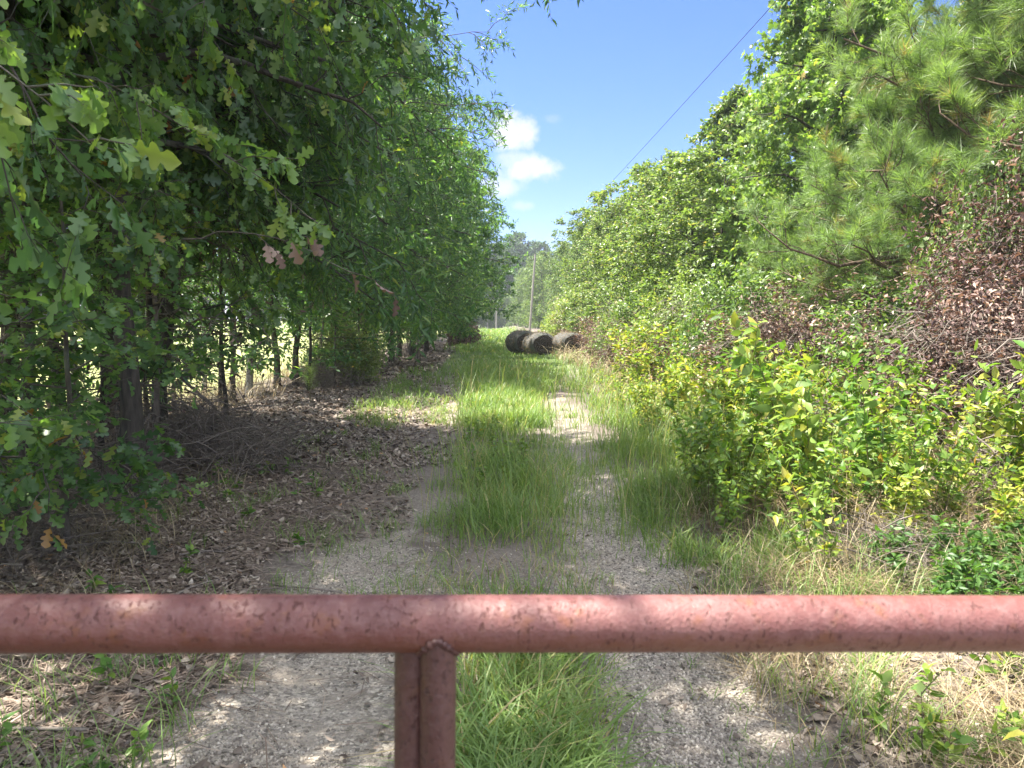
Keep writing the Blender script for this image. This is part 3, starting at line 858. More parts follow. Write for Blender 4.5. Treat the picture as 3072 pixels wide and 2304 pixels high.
for (x, y, s, rz) in [(4.9, 23.5, 1.1, 3), (5.9, 28.5, 1.2, 1), (6.0, 39.5, 1.3, 2), (5.5, 44, 1.5, 3), (6.4, 51, 1.5, 5), (7, 60, 1.5, 2)]:
    put(gb, x, y, rz, s, 'leafy shrub filling the foot of the right-hand row further along', 'shrub', 'shrubs under the right-hand row')
put(gb, -3.5, 19.3, 1, (.8, .8, .75), 'dark green shrub at the left verge beside the thin steel post', 'shrub')
# twig heaps on the left
def twig_heap(name, seed, rx, ry, h, n):
    rng = np.random.default_rng(seed)
    tb = MB()
    a = rng.random(n) * 2 * PI; r = np.sqrt(rng.random(n))
    c = np.column_stack([rx * r * np.cos(a), ry * r * np.sin(a), h * rng.random(n) * (1 - .6 * r)])
    d = unit(rng.normal(size=(n, 3)) * np.array([1, 1, .55])); ln = .3 + .9 * rng.random(n)
    s = np.linspace(-.5, .5, 6)
    P = c[:, None] + d[:, None] * (ln[:, None] * s[None])[:, :, None]
    P[:, :, 2] -= (.22 * ln[:, None] * s[None] ** 2) * 2
    P += np.cumsum(rng.normal(size=P.shape) * .018, axis=1)
    P[:, :, 2] = np.maximum(P[:, :, 2], .01)
    tubes(tb, P, (.003 + .007 * rng.random(n) ** 2)[:, None] * np.linspace(1, .35, 6)[None], 4)
    B, bl = kids(rng, P, ln, 4, .2, 1, lambda t, p, r_: .1 + .3 * r_.random(len(t)), .8, .1, 4, .1)
    B[:, :, 2] = np.maximum(B[:, :, 2], .01)
    tubes(tb, B, np.tile(np.linspace(.003, .0012, 4), (len(B), 1)), 3)
    return tb.build(name, M['twig'], smooth=True)


th = twig_heap('brush_pile', 101, .9, .8, .75, 260)
for k, (x, y, rz, s, l) in enumerate([(-2.75, 7.9, 0, (1, 1, 1), 'dark brush pile of fallen twigs at the litter edge behind the leaning stems'),
                                      (-3.6, 6.3, 2, (1, 1, .9), 'twig tangle under the slender pale-stemmed oak'),
                                      (-3.5, 17.9, 1, (1, 1, .95), 'pale bare brush between the thin steel post and the multi-stemmed tree'),
                                      (-4.3, 9.6, 4, (1.2, 1.2, 1.1), 'brush heap among the black trunks at the meadow edge'),
                                      (-3.1, 4.7, 3, (.8, .8, .6), 'low heap of dead twigs at the far left foreground')]):
    o = th if k == 0 else th.copy()
    if k:
        COL.objects.link(o)
    place(o, x, y, rz, s); tag(o, l, 'brush pile')

for (x, y, rz, s, l) in [(4.3, 5.4, 1, (.8, .8, 1.1), 'pale dry stalk tangle among straggly weeds at the right edge'),
                        (5.0, 6.9, 3, (1, 1, 1.3), 'grey dry stalk tangle below the brown dead vine at right'),
                        (3.6, 7.6, 5, (.9, .9, 1.0), 'dry stalk tangle inside the sunlit yellow-green weeds'),
                        (2.5, 4.5, 2, (.55, .5, .5), 'low dead twig heap under the shaded weed clump beside the gravel'),
                        (2.9, 3.3, 4, (.7, .6, .4), 'matted dead stalks in the dry grass at lower right')]:
    o = th.copy(); COL.objects.link(o); place(o, x, y, rz, s); tag(o, l, 'dry stalks')

# leaning dead branches by the brush
rng = np.random.default_rng(103)
def dead_branch(p0, p1, r, label):
    tb = MB()
    s = np.linspace(0, 1, 9)
    P = np.array(p0)[None] * (1 - s)[:, None] + np.array(p1)[None] * s[:, None]
    P = P + np.cumsum(rng.normal(size=P.shape) * .025, axis=0)
    P[:, 2] += .12 * np.sin(s * PI)
    tubes(tb, P, r * np.linspace(1, .3, 9), 6)
    B, bl = kids(rng, P[None], np.array([1.0]), 14, .25, 1, lambda t, p, r_: .3 + .6 * r_.random(len(t)), .6, 0, 5, .2)
    tubes(tb, B, np.tile(np.linspace(.006, .002, 5), (len(B), 1)), 4)
    B2, _ = kids(rng, B, bl, 5, .2, 1, lambda t, p, r_: .1 + .25 * r_.random(len(t)), .7, 0, 4, .2)
    tubes(tb, B2, np.tile(np.linspace(.003, .0012, 4), (len(B2), 1)), 3)
    tag(tb.build('dead_branch', M['twig'], smooth=True), label, 'branch')


dead_branch((-3.9, 8.3, 1.6), (-2.3, 8.2, .08), .022, 'bare dead branch slanting down to the litter in front of the meadow')
dead_branch((-4.3, 7.2, .2), (-2.9, 7.8, 1.0), .018, 'thin dead branch leaning up to the right across the left trunks')
dead_branch((-4.6, 7.0, .9), (-3.6, 8.0, 2.4), .024, 'crooked dead branch rising between the black trunks')

def stick():
    tb = MB(); s_ = np.linspace(0, 1, 9)
    P = np.column_stack([s_ * .62 - .3, .03 * np.sin(s_ * 5), .012 + .012 * np.sin(s_ * 7)])
    tubes(tb, P, np.linspace(.0065, .003, 9), 6)
    for q0, dy in ((3, .14), (5, -.11)):
        e = np.linspace(0, 1, 5)[:, None]
        tubes(tb, P[q0] + e * np.array([.12, dy, .02]), np.linspace(.004, .0015, 5), 5)
    return tb.build('fallen_stick', M['twig'], smooth=True)


st0 = stick()
for k in range(26):
    o = st0 if k == 0 else st0.copy()
    if k:
        COL.objects.link(o)
    u = rng.random(); yy = 1 / (1 / 2.4 + (1 / 10 - 1 / 2.4) * u); xx = -2.9 + 2.3 * rng.random()
    s_ = .5 + 1.1 * rng.random()
    place(o, xx, yy, rng.random() * 6.3, (s_, s_, 1)); tag(o, 'fallen stick lying on the leaf litter left of the grass strip', 'stick', 'sticks on the leaf litter')

# pine seedling
ps = empty('pine_seedling')
sb, lb = MB(), MB()
P = np.column_stack([np.zeros(6), np.zeros(6), np.linspace(-.05, .62, 6)])
tubes(sb, P, np.linspace(.009, .004, 6), 5)
Bp, bl = kids(rng, P[None], np.array([.6]), 18, .35, 1, lambda t, p, r_: .1 + .2 * (1 - t), .8, .35, 4, -.1)
tubes(sb, Bp, np.tile(np.linspace(.004, .002, 4), (len(Bp), 1)), 3)
leaves_on(rng, lb, Bp, 42, NEEDLE, .10, .3, .6, 0, .3, tint_weed(.72, .08))
leaves_on(rng, lb, P[None], 60, NEEDLE, .10, .3, .6, -.3, .3, tint_weed(.72, .08), t0=.7)
sb.build('stem', M['stem'], ps, smooth=True); lb.build('foliage', M['pine'], ps)
place(ps, -3.15, 14.2); tag(ps, 'small yellow-green pine seedling alone on the litter beside the bright gap', 'seedling')


# -------------------------------------------------------------------- grass
def blades(mb, rng, x, y, h, w, lean, tint):
    n = len(x)
    a = rng.random(n) * 2 * PI
    d = np.column_stack([np.cos(a), np.sin(a), np.zeros(n)])
    sd = np.column_stack([-np.sin(a + rng.normal(0, .6, n)), np.cos(a), np.zeros(n)])
    b = np.column_stack([x, y, gz(x, y) - .01])
    lv = [0, .4, .75, 1]
    V = np.zeros((n, 7, 3))
    for k, s in enumerate(lv):
        c = b + d * (lean * h * s ** 1.9)[:, None]
        c[:, 2] += h * (s - .32 * np.clip(lean, 0, 1.4) * s ** 2.2)
        ww = w * (1 - .25 * s - .0 * s)
        if k < 3:
            V[:, 2 * k] = c - sd * (ww * .5)[:, None]; V[:, 2 * k + 1] = c + sd * (ww * .5)[:, None]
        else:
            V[:, 6] = c
    off = (np.arange(n) * 7)[:, None, None]
    qd = (np.array([[0, 1, 3, 2], [2, 3, 5, 4]])[None] + off).reshape(-1, 4)
    tr = (np.array([[4, 5, 6]])[None] + off).reshape(-1, 3)
    mb.add(V.reshape(-1, 3), [qd, tr], np.repeat(tint, 7))


rng = np.random.default_rng(111)
vn_c = rng.normal(size=(24, 3)) * np.array([2.2, 2.2, 0]); vn_p = rng.random(24) * 6


def vnoise(x, y, s=1.0):
    r = 0
    for k in range(24):
        r = r + np.sin(s * (vn_c[k, 0] * x + vn_c[k, 1] * y) + vn_p[k])
    return r / 24 ** .5


def tufts(x, y, per, rad):
    i = np.repeat(np.arange(len(x)), per)
    return x[i] + rng.normal(size=len(i)) * rad, y[i] + rng.normal(size=len(i)) * rad, i


gb_ = MB()
# centre strip
def strip(n, y0, y1, hw_y, hw_v, cx_v, hmul, wmin):
    u = rng.random(n); y = 1 / (1 / y0 + (1 / y1 - 1 / y0) * u)
    hw = np.interp(y, hw_y, hw_v); cx = np.interp(y, hw_y, cx_v)
    e = rng.normal(0, .55, n)
    x = cx + hw * np.where(np.abs(e) > 1.25, e * .6, e)
    keep = rng.random(n) < np.clip(.62 + .55 * vnoise(x, y, 1.7), .06, 1)
    keep &= rng.random(n) < np.interp(y, [2, 3.4, 3.7, 4.9, 5.6], [1, 1, .10, .12, 1])
    x, y = x[keep], y[keep]
    h = hmul * (.12 + .30 * rng.random(len(x)) ** 1.4) * np.interp(y, [2.4, 3.6, 5.2, 7, 22, 30, 40, 46], [.75, .6, .9, 1.0, 1.0, .6, .6, 1.0]) * (1 + .25 * vnoise(x, y, .9))
    blades(gb_, rng, x, y, np.clip(h, .06, .8), np.maximum(wmin, .00075 * y) * (.7 + .6 * rng.random(len(x))), (.25 + .75 * rng.random(len(x))) * np.interp(y, [2.5, 4], [1.5, 1]),
           np.clip(rng.normal(.55, .15, len(x)) + .18 * vnoise(x, y, 2.2), 0, .9) + (rng.random(len(x)) < .12) * .3)


strip(6500, 2.0, 4.0, [2, 3, 4], [.25, .28, .3], [.17, .18, .2], 1.1, .0062)
strip(14500, 4.0, 12, [4, 6, 9, 12], [.36, .48, .52, .56], [.18, .22, .27, .32], .78, .0052)
strip(30000, 11, 45, [11, 15, 20, 26, 45], [.55, .75, 1.2, 1.75, 2.2], [.36, .4, .65, .85, 1.0], .9, .008)
strip(16000, 40, 150, [40, 80, 150], [2.4, 3.4, 4.4], [.9, 1.2, 1.2], 1.2, .02)
# right verge tall grass
n = 21000
x, y = scatter(rng, n, 0, 1, 4.6, 40)
lo = np.interp(y, [4.6, 6, 11, 16, 40], [1.38, 1.42, 1.62, 1.7, 1.6]) + .14 * vnoise(x * 0 + 3, y, .9) + .16 * rng.normal(size=n); wd = np.interp(y, [4.6, 7, 11, 18, 40], [.7, .9, 1.7, 2.6, 3.6])
x = lo + wd * rng.random(n) ** 1.1
k = rng.random(n) < np.clip(.45 + .6 * vnoise(x, y, 1.3), .04, 1)
x, y, lo = x[k], y[k], lo[k]; n = len(x)
h = (.20 + .36 * rng.random(n)) * np.interp((x - lo), [0, .3, .8], [.45, .8, 1.05]) * np.interp(y, [4.5, 7, 10, 18, 24, 36], [.6, .8, 1.1, 1.0, .6, .4])
blades(gb_, rng, x, y, h, np.maximum(.006, .0008 * y) * (.7 + .6 * rng.random(n)), .2 + .7 * rng.random(n), np.clip(rng.normal(.55, .2, n), 0, .93))
# seed-head tall culms
x, y = scatter(rng, 900, -.4, 3.6, 5, 20)
blades(gb_, rng, x, y, .55 + .45 * rng.random(900), np.maximum(.004, .0006 * y), .15 + .3 * rng.random(900), np.clip(rng.normal(.8, .1, 900), 0, 1))
# scattered tufts: left litter, ruts, right foreground
for (nt2, x0, x1, y0, y1, per, rad, hh, mu) in [(42, -2.6, -1.0, 2.1, 3.8, 20, .05, .26, .5), (60, -2.6, -.3, 5, 12, 22, .06, .2, .5), (60, -2.2, 0, 10.8, 15, 22, .1, .26, .7),
                                                (45, .3, 1.3, 2.0, 5, 12, .04, .13, .5), (60, -.5, .6, 3.6, 5.2, 12, .05, .16, .75), (55, 1.2, 2.5, 2.0, 5.0, 24, .06, .32, .7), (50, 1.3, 2.6, 3.7, 4.8, 30, .08, .34, .5),
                                                (60, -2.2, -1, 13, 26, 24, .15, .3, .5), (60, .8, 1.5, 5.5, 14, 22, .06, .24, .6), (50, -1.2, -.2, 3.9, 9, 14, .05, .15, .55)]:
    x, y = scatter(rng, nt2, x0, x1, y0, y1)
    x, y, ii = tufts(x, y, per, rad)
    hs = (hh * (.4 + .8 * rng.random(nt2)))[ii] * (.5 + .6 * rng.random(len(x)))
    blades(gb_, rng, x, y, hs, np.maximum(.004, .0007 * y), .3 + .9 * rng.random(len(x)), np.clip(rng.normal(mu, .18, len(x)), 0, 1))
o = gb_.build('grass', M['grass']); o['kind'] = 'stuff'

# dry grass at right foreground and in the verge
db = MB()
for (n, x0, x1, y0, y1, hh) in [(14000, 1.1, 3.6, 2.0, 4.6, .28), (5000, 1.5, 4.2, 3.8, 6.5, .38), (6500, 2.2, 6, 4.6, 18, .7), (800, -.4, .8, 3.6, 5.2, .16), (3500, 3.0, 6, 15, 45, .8), (1500, -3.6, -2, 3, 9, .3), (5000, -6.3, -4.0, 7, 30, .7)]:
    x, y = scatter(rng, n, x0, x1, y0, y1)
    keep = rng.random(n) < np.clip(.6 + .5 * vnoise(x, y, 1.5), .05, 1)
    keep &= x > np.where(x0 > 1, 1.0 + .25 * vnoise(x * 0, y, 1.5), -99)
    x, y = x[keep], y[keep]
    blades(db, rng, x, y, hh * (.4 + .8 * rng.random(len(x))), np.maximum(.0032, .0007 * y), .5 + 1.3 * rng.random(len(x)), rng.random(len(x)))
o = db.build('dry_grass', M['dry']); o['kind'] = 'stuff'

# low green cover at right foreground (ivy-like)
sb, lb = MB(), MB()
x, y = scatter(rng, 260, 2.35, 3.6, 3.4, 4.6)
weed_clump(rng, sb, lb, x, y, .12 + .22 * rng.random(len(x)), 16, OVATE, .045, tint_weed(.12, .12), branch=3, top=.1)  # low tint paints the tree shade into this patch's leaves
x, y = scatter(rng, 26, 1.45, 2.6, 2.1, 3.2)
weed_clump(rng, sb, lb, x, y, .1 + .2 * rng.random(len(x)), 10, OVATE, .055, tint_weed(.6, .15), branch=2, top=.1)
x, y = scatter(rng, 50, -.25, .5, 6.5, 16)
weed_clump(rng, sb, lb, x, y, .1 + .22 * rng.random(len(x)), 9, OVATE, .05, tint_weed(.5, .2), branch=2, top=.1)
x, y = scatter(rng, 45, -2.8, -1.1, 2.2, 8)
weed_clump(rng, sb, lb, x, y, .06 + .12 * rng.random(len(x)), 7, OVATE, .05, tint_weed(.35, .2), branch=2, top=.1)
o = lb.build('ground_cover', M['weed']); o['kind'] = 'stuff'
o = sb.build('ground_cover_stems', M['stem']); o['kind'] = 'stuff'

# -------------------------------------------------------------- leaf litter
fb = MB()
def litter(n, x0, x1, y0, y1, size, fx=None):
    x, y = scatter(rng, n, x0, x1, y0, y1)
    if fx is not None:
        k = fx(x, y); x, y = x[k], y[k]
    n = len(x)
    a = rng.random(n) * 2 * PI
    d = np.column_stack([np.cos(a), np.sin(a), rng.normal(0, .15, n)])
    nn = np.column_stack([rng.normal(0, .3, n), rng.normal(0, .3, n), np.where(rng.random(n) < .5, 1, -1)])
    p = np.column_stack([x, y, gz(x, y) + .008 + .02 * rng.random(n)])
    fb.inst(blade_tmpl(.24, .4, .16, .25), p, d, nn, size * (.5 + .9 * rng.random(n)), np.clip(rng.normal(.48, .24, n), 0, .94) + (rng.random(n) < .03) * .3, .7 + .8 * rng.random(n))


edge = lambda x, y: (x < np.interp(y, [2, 3.4, 4.0, 4.8, 5.6, 9], [-1.0, -.92, -.85, -.95, -.60, -.35]) + .28 * vnoise(x, y, 1.1) - .25 * (y < 3.6) * (y > 2.5)) | (rng.random(len(x)) < .006)
litter(60000, -4.2, .2, 2.0, 9, .043, lambda x, y: edge(x, y) & (rng.random(len(x)) < np.clip(.75 + .35 * vnoise(x, y, 1.7), .2, 1)))
litter(24000, -4.6, -.2, 8, 24, .07, lambda x, y: rng.random(len(x)) < np.interp(x, [-1.6, -.3], [1, .08]))
litter(6000, -5, -1.5, 22, 60, .18)
litter(500, -.6, 1.0, 2.0, 6, .035)
litter(5000, 1.25, 3.8, 2.0, 6, .045)
o = fb.build('leaf_litter', M['litter']); o['kind'] = 'stuff'
nb_ = MB()
n = 46000
x, y = scatter(rng, n, -3.8, .3, 2.6, 14)
k = (rng.random(n) < np.interp(x, [-1.2, -.4], [1, .12])) & (edge(x, y) | (rng.random(n) < .06)); x, y = x[k], y[k]; n = len(x)
a = rng.random(n) * 2 * PI
nb_.inst((np.array([(-.014, 0, 0), (.014, 0, 0), (0.012, 1, 0), (-.012, 1, .0)], float), [np.array([(0, 1, 2, 3)])]), np.column_stack([x, y, gz(x, y) + .006 + .02 * rng.random(n)]),
         np.column_stack([np.cos(a), np.sin(a), rng.normal(0, .1, n)]), np.tile([0, 0, 1.0], (n, 1)) + rng.normal(size=(n, 3)) * .2, .1 + .1 * rng.random(n), rng.random(n), np.maximum(1, y * .16))
o = nb_.build('pine_straw', M['straw']); o['kind'] = 'stuff'

# gravel stones
gm_, gnt, gout = new_mat('gravel stone')
at = nd(gnt, 'ShaderNodeAttribute', attribute_name='tint')
gc = ramp(gnt, at.outputs['Fac'], [(0, (.11, .095, .08)), (.4, (.25, .215, .18)), (.8, (.39, .345, .29)), (1, (.55, .49, .41))])
gb2 = nd(gnt, 'ShaderNodeBsdfPrincipled', {'Base Color': gc, 'Roughness': .85})
gnt.links.new(gb2.outputs[0], gout.inputs[0])
ov = np.array([(1, 0, 0), (-1, 0, 0), (0, 1, 0), (0, -1, 0), (0, 0, .7), (0, 0, -.7), ], float)
of = np.array([(0, 2, 4), (2, 1, 4), (1, 3, 4), (3, 0, 4), (2, 0, 5), (1, 2, 5), (3, 1, 5), (0, 3, 5)])
sbm = MB()
def stones(n, cxf, hw, y0, y1, smin, smax):
    u = rng.random(n); y = 1 / (1 / y0 + (1 / y1 - 1 / y0) * u)
    x = cxf(y) + hw * np.clip(rng.normal(0, .6, n), -1.9, 1.9)
    k = rng.random(n) < np.clip(.8 + .4 * vnoise(x, y, 1.6), .1, 1); x, y = x[k], y[k]; n = len(x)
    s = smin + (smax - smin) * rng.random(n) ** 2.5
    sbm.inst((ov * np.array([1, .8, .8]), [of]), np.column_stack([x, y, gz(x, y) + s * .15]), rng.normal(size=(n, 3)) * np.array([1, 1, .3]), rng.normal(size=(n, 3)) + np.array([0, 0, 1.5]), s, rng.random(n))


stones(24000, rut_r, .38, 1.9, 6, .004, .012)
stones(20000, rut_l, .33, 1.9, 5.2, .004, .012)
stones(3000, rut_r, .3, 6, 14, .006, .016)
stones(2500, lambda y: 0 * y + .15, .5, 3.4, 5.2, .004, .012)
o = sbm.build('gravel', gm_); o['kind'] = 'stuff'


# --------------------------------------------------------------------- gate
def lathe_x(mb, x0, x1, r, S=48, rings=60):
    xs_ = np.linspace(x0, x1, rings)
    P = np.column_stack([xs_, np.zeros(rings), np.zeros(rings)])
    tubes(mb, P, np.full(rings, r), S)


gate = empty('metal_gate', (0, .775, 0)); gate.rotation_euler = (0, 0, 0)
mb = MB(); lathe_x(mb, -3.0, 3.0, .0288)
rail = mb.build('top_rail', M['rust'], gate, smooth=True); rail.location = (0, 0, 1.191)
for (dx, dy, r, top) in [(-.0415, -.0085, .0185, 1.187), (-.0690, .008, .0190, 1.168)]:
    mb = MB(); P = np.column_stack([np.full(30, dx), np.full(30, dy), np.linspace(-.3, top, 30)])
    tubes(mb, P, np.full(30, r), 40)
    mb.build('upright', M['rust_shade'], gate, smooth=True)
# weld bead where the upright meets the rail
rng = np.random.default_rng(5)
a = np.linspace(-1.35, 1.35, 40)
px = -.0415 + .0192 * np.sin(a); py = -.0085 - .0190 * np.cos(a)
pz = 1.191 - np.sqrt(np.maximum(.0288 ** 2 - py ** 2, 0.0))
mb = MB(); tubes(mb, np.column_stack([px, py, pz + .001]), .0018 + .0036 * rng.random(40), 8)
mb.build('weld_bead', M['rust_shade'], gate, smooth=True)
tag(gate, 'rusty red pipe gate rail with two uprights crossing the foreground', 'gate')


# ---------------------------------------------------------------- hay bales
def make_bale():
    root = empty('hay_bale')
    rng = np.random.default_rng(7)
    S, L, r, w = 56, 15, .62, 1.25
    ang = np.arange(S) * 2 * PI / S
    ys_ = np.linspace(-w / 2, w / 2, L)
    V = np.zeros((L, S, 3))
    for k, yy in enumerate(ys_):
        e = abs(yy) / (w / 2)
        rk = r * (1 - .22 * max(0, e - .7) ** 2 * 11) * (1 + .02 * np.sin(5 * ang + k) + .012 * rng.normal(size=S))
        xk = rk * np.cos(ang) * 1.12; zk = rk * np.sin(ang)
        zk = np.where(zk < 0, zk * .85, zk * .95)
        V[k] = np.column_stack([xk, np.full(S, yy), zk + .52])
    i, j = np.meshgrid(np.arange(L - 1), np.arange(S), indexing='ij'); j2 = (j + 1) % S
    q = np.stack([i * S + j, (i + 1) * S + j, (i + 1) * S + j2, i * S + j2], -1).reshape(-1, 4)
    mb = MB(); mb.add(V.reshape(-1, 3), q); mb.build('hay_roll', M['bale'], root, smooth=True)
    for sgn, k in ((-1, 0), (1, L - 1)):
        mb = MB()
        rings = [V[k]]
        for f in (.82, .6, .35, .12):
            c = np.array([0, ys_[k], .52])
            Rg = c + (V[k] - c) * f; Rg[:, 1] += sgn * (.05 * (1 - f) + .012 * rng.normal(size=S)); rings.append(Rg)
        vv = np.concatenate(rings + [np.array([[0, ys_[k] + sgn * .05, .52]])])
        i, j = np.meshgrid(np.arange(4), np.arange(S), indexing='ij'); j2 = (j + 1) % S
        q = np.stack([i * S + j, i * S + j2, (i + 1) * S + j2, (i + 1) * S + j], -1).reshape(-1, 4)
        jj = np.arange(S)
        t = np.column_stack([4 * S + jj, 4 * S + (jj + 1) % S, np.full(S, 5 * S)])
        mb.add(vv, [q, t]); mb.build('end_face', M['bale_end'], root, smooth=True)
    n = 1500
    a = rng.random(n) * 2 * PI; yy = (rng.random(n) - .5) * w * .96
    P = np.column_stack([r * 1.09 * np.cos(a), yy, np.where(np.sin(a) < 0, .85, .94) * r * np.sin(a) + .52])
    d = rng.normal(size=(n, 3)) + .5 * np.column_stack([np.cos(a), 0 * a, np.sin(a)])
    mb = MB(); mb.inst(NEEDLE, P, d, rng.normal(size=(n, 3)), .10 + .14 * rng.random(n), .2 + .4 * rng.random(n), 2.2)
    mb.build('loose_hay', M['dry'], root)
    return root


bale = make_bale()
put(bale, 2.7, 36.6, R_(16), (.98, 1, .97), 'middle round hay bale, in front with its dark end facing the camera', 'hay bale', 'old hay bales in the grass')
put(bale, 1.95, 38.6, R_(22), (1.0, 1, 1.03), 'rearmost round hay bale at the left, half hidden behind the middle one', 'hay bale', 'old hay bales in the grass')
put(bale, 4.05, 36.0, R_(20), (1.0, 1, .82), 'lowest round hay bale, slumped at the right end of the three', 'hay bale', 'old hay bales in the grass')


# ------------------------------------------------------- poles, wire, fence
def pole(x, y, h, r, lean, label, cap=True):
    root = empty('utility_pole')
    mb = MB(); n = 14
    P = np.column_stack([np.linspace(0, lean, n), np.zeros(n), np.linspace(-.3, h, n)])
    tubes(mb, P, r * np.linspace(1, .72, n), 14)
    mb.add(P[-1] + np.column_stack([r * .72 * np.cos(np.arange(14) * 2 * PI / 14), r * .72 * np.sin(np.arange(14) * 2 * PI / 14), np.full(14, .001)]), np.arange(14)[None])
    mb.build('pole_shaft', M['pole'], root, smooth=True)
    if cap:
        mb = MB(); tubes(mb, np.array([[lean, 0, h - .05], [lean, 0, h + .1], [lean, 0, h + .22]]), np.array([.03, .06, .02]), 10)
        mb.build('insulator', M['cable'], root, smooth=True)
    place(root, x, y); tag(root, label, 'utility pole')
    return root


pole(5.15, 85, 8.6, .135, .5, 'leaning wooden utility pole standing behind the hay bales')
pole(2.75, 158, 4.9, .16, 0, 'small distant pole left of the leaning utility pole', False)
pole(1.0, 166, 3.6, .14, 0, 'faintest and smallest pole at the dark end of the track', False)
mb = MB()
s = np.linspace(0, 1, 60)
P = np.column_stack([5.65 + .15 * (1 - s), -15 + 100 * s, 8.4 + .3 * s - 2.4 * s * (1 - s)])
tubes(mb, P, np.full(60, .007), 6)
tag(mb.build('power_line', M['cable'], smooth=True), 'thin dark overhead wire running from the leaning pole across the sky', 'overhead wire')

fence = empty('wire_fence', (0, 0, 0))
fy = [1.0, 5.5, 10.2, 14.9, 20, 25.5, 31, 37]
for k, yy in enumerate(fy):
    mb = MB(); P = np.column_stack([np.full(6, -5.3), np.full(6, yy), np.linspace(-.2, 1.35, 6) + float(gz(-5.3, yy))])
    tubes(mb, P, np.full(6, .045), 8); mb.build('fence_post', M['wood'], fence, smooth=True)
for hz in (.25, .5, .75, 1.0, 1.22):
    mb = MB(); yy = np.linspace(-2, 40, 60); P = np.column_stack([np.full(60, -5.245), yy, hz + gz(np.full(60, -5.3), yy)])
    tubes(mb, P, np.full(60, .004), 4); mb.build('fence_wire', M['wire'], fence)
tag(fence, 'wire fence on wooden posts between the left trees and the meadow', 'fence')


def single_post(name, x, y, h, r, mat, lean, label):
    root = empty(name)
    mb = MB(); P = np.column_stack([np.linspace(0, lean, 8), np.zeros(8), np.linspace(-.2, h, 8)])
    tubes(mb, P, r * np.linspace(1.08, .92, 8), 10)
    mb.add(P[-1] + np.column_stack([r * .92 * np.cos(np.arange(10) * 2 * PI / 10), r * .92 * np.sin(np.arange(10) * 2 * PI / 10), np.full(10, .0)]), np.arange(10)[None])
    mb.build('post_shaft', M[mat], root, smooth=True)
    place(root, x, y); tag(root, label, 'post')


single_post('steel_post', -3.35, 17.6, 1.5, .022, 'tpost', .02, 'thin dark steel post at the left litter edge beside the bare brush')
single_post('steel_post', -2.6, 31, 1.3, .025, 'tpost', .03, 'small steel post further along the left litter edge, near the red shrub')
single_post('wooden_post', -4.75, 15.8, .85, .07, 'wood', .05, 'short pale weathered wooden post left of the pine seedling')

# rust-red dead shrub far down on the left
rd = bush('dead_shrub', 121, .7, .6, 1.3, 160, 22, CURL, .12, 'dead', lambda r, n: r.normal(.55, .2, n), 40)
put(rd, -1.3, 50, 0, 1.3, 'reddish-brown dead shrub at the far left edge of the track', 'shrub')

# hanging spray of brown oak leaves + dead twig bunches in the left crowns
def spray(p0, p1, n, label, mat, tmpl, size, tint, cat, bark='barkpale', sub=11, lpt=8, hang=.5):
    root = empty('tree_branch', p0)
    tb, lb = MB(), MB()
    s = np.linspace(0, 1, 10); d = np.array(p1) - np.array(p0)
    P = d[None] * s[:, None]; P[:, 2] += .10 * np.linalg.norm(d) * np.sin(s * PI)
    P += np.cumsum(rng.normal(size=P.shape) * .012, axis=0)
    tubes(tb, P, .0065 * np.linspace(1, .3, 10), 6)
    B, bl = kids(rng, P[None], np.array([np.linalg.norm(d)]), sub, .25, 1, lambda t, p, r_: .15 + .3 * r_.random(len(t)), .7, 0, 5, .15)
    tubes(tb, B, np.tile(np.linspace(.004, .0015, 5), (len(B), 1)), 4)
    leaves_on(rng, lb, B, lpt, tmpl, size, .3, .6, hang, .8, tint, t0=.2)
    tb.build('stem', M[bark], root, smooth=True); lb.build('foliage', M[mat], root)
    tag(root, label, cat)


spray((-2.6, 2.7, 2.7), (-1.15, 2.25, 2.0), 10, 'nearest oak branch with yellowing lobed leaves in the top left corner', 'oak', LOBED, .10, lambda r, n: np.clip(r.normal(.7, .16, n), 0, .93), 'branch')
spray((-3.0, 4.6, 2.9), (-.95, 4.2, 2.0), 10, 'long bare-stemmed oak branch slanting down right with lit lobed leaves at its tip', 'oak', LOBED, .11, lambda r, n: np.clip(r.normal(.7, .15, n), 0, .92), 'branch', sub=18, lpt=10)
spray((-2.9, 2.9, 1.9), (-1.75, 2.5, 1.45), 10, 'low oak branch with broad green leaves at the left edge below eye level', 'oak', LOBED, .16, lambda r, n: np.clip(r.normal(.6, .15, n), 0, .93), 'branch', sub=7)
spray((-2.8, 4.9, .9), (-2.2, 4.1, .55), 10, 'drooping oak shoots with green and brown leaves above the litter at lower left', 'oak', LOBED, .10, lambda r, n: np.where(r.random(n) < .12, 1.0, np.clip(r.normal(.6, .15, n), 0, .93)), 'branch', sub=12)
spray((-1.9, 5.0, 2.0), (-.85, 5.0, 1.75), 8, 'narrow-leaved twig ending in a hanging bunch of brown dead leaves over the track', 'dead', LOBED, .13, lambda r, n: np.clip(r.normal(.75, .12, n), 0, 1), 'branch', sub=3, lpt=3, hang=1.2)
spray((-2.5, 6.4, 5.2), (.35, 6.6, 4.75), 10, 'thin arching branch with narrow dark leaves hanging out into the sky at top', 'willow', NARROW_FINE, .13, lambda r, n: np.clip(r.normal(.25, .15, n), 0, .9), 'branch', sub=18, lpt=9, hang=.7)

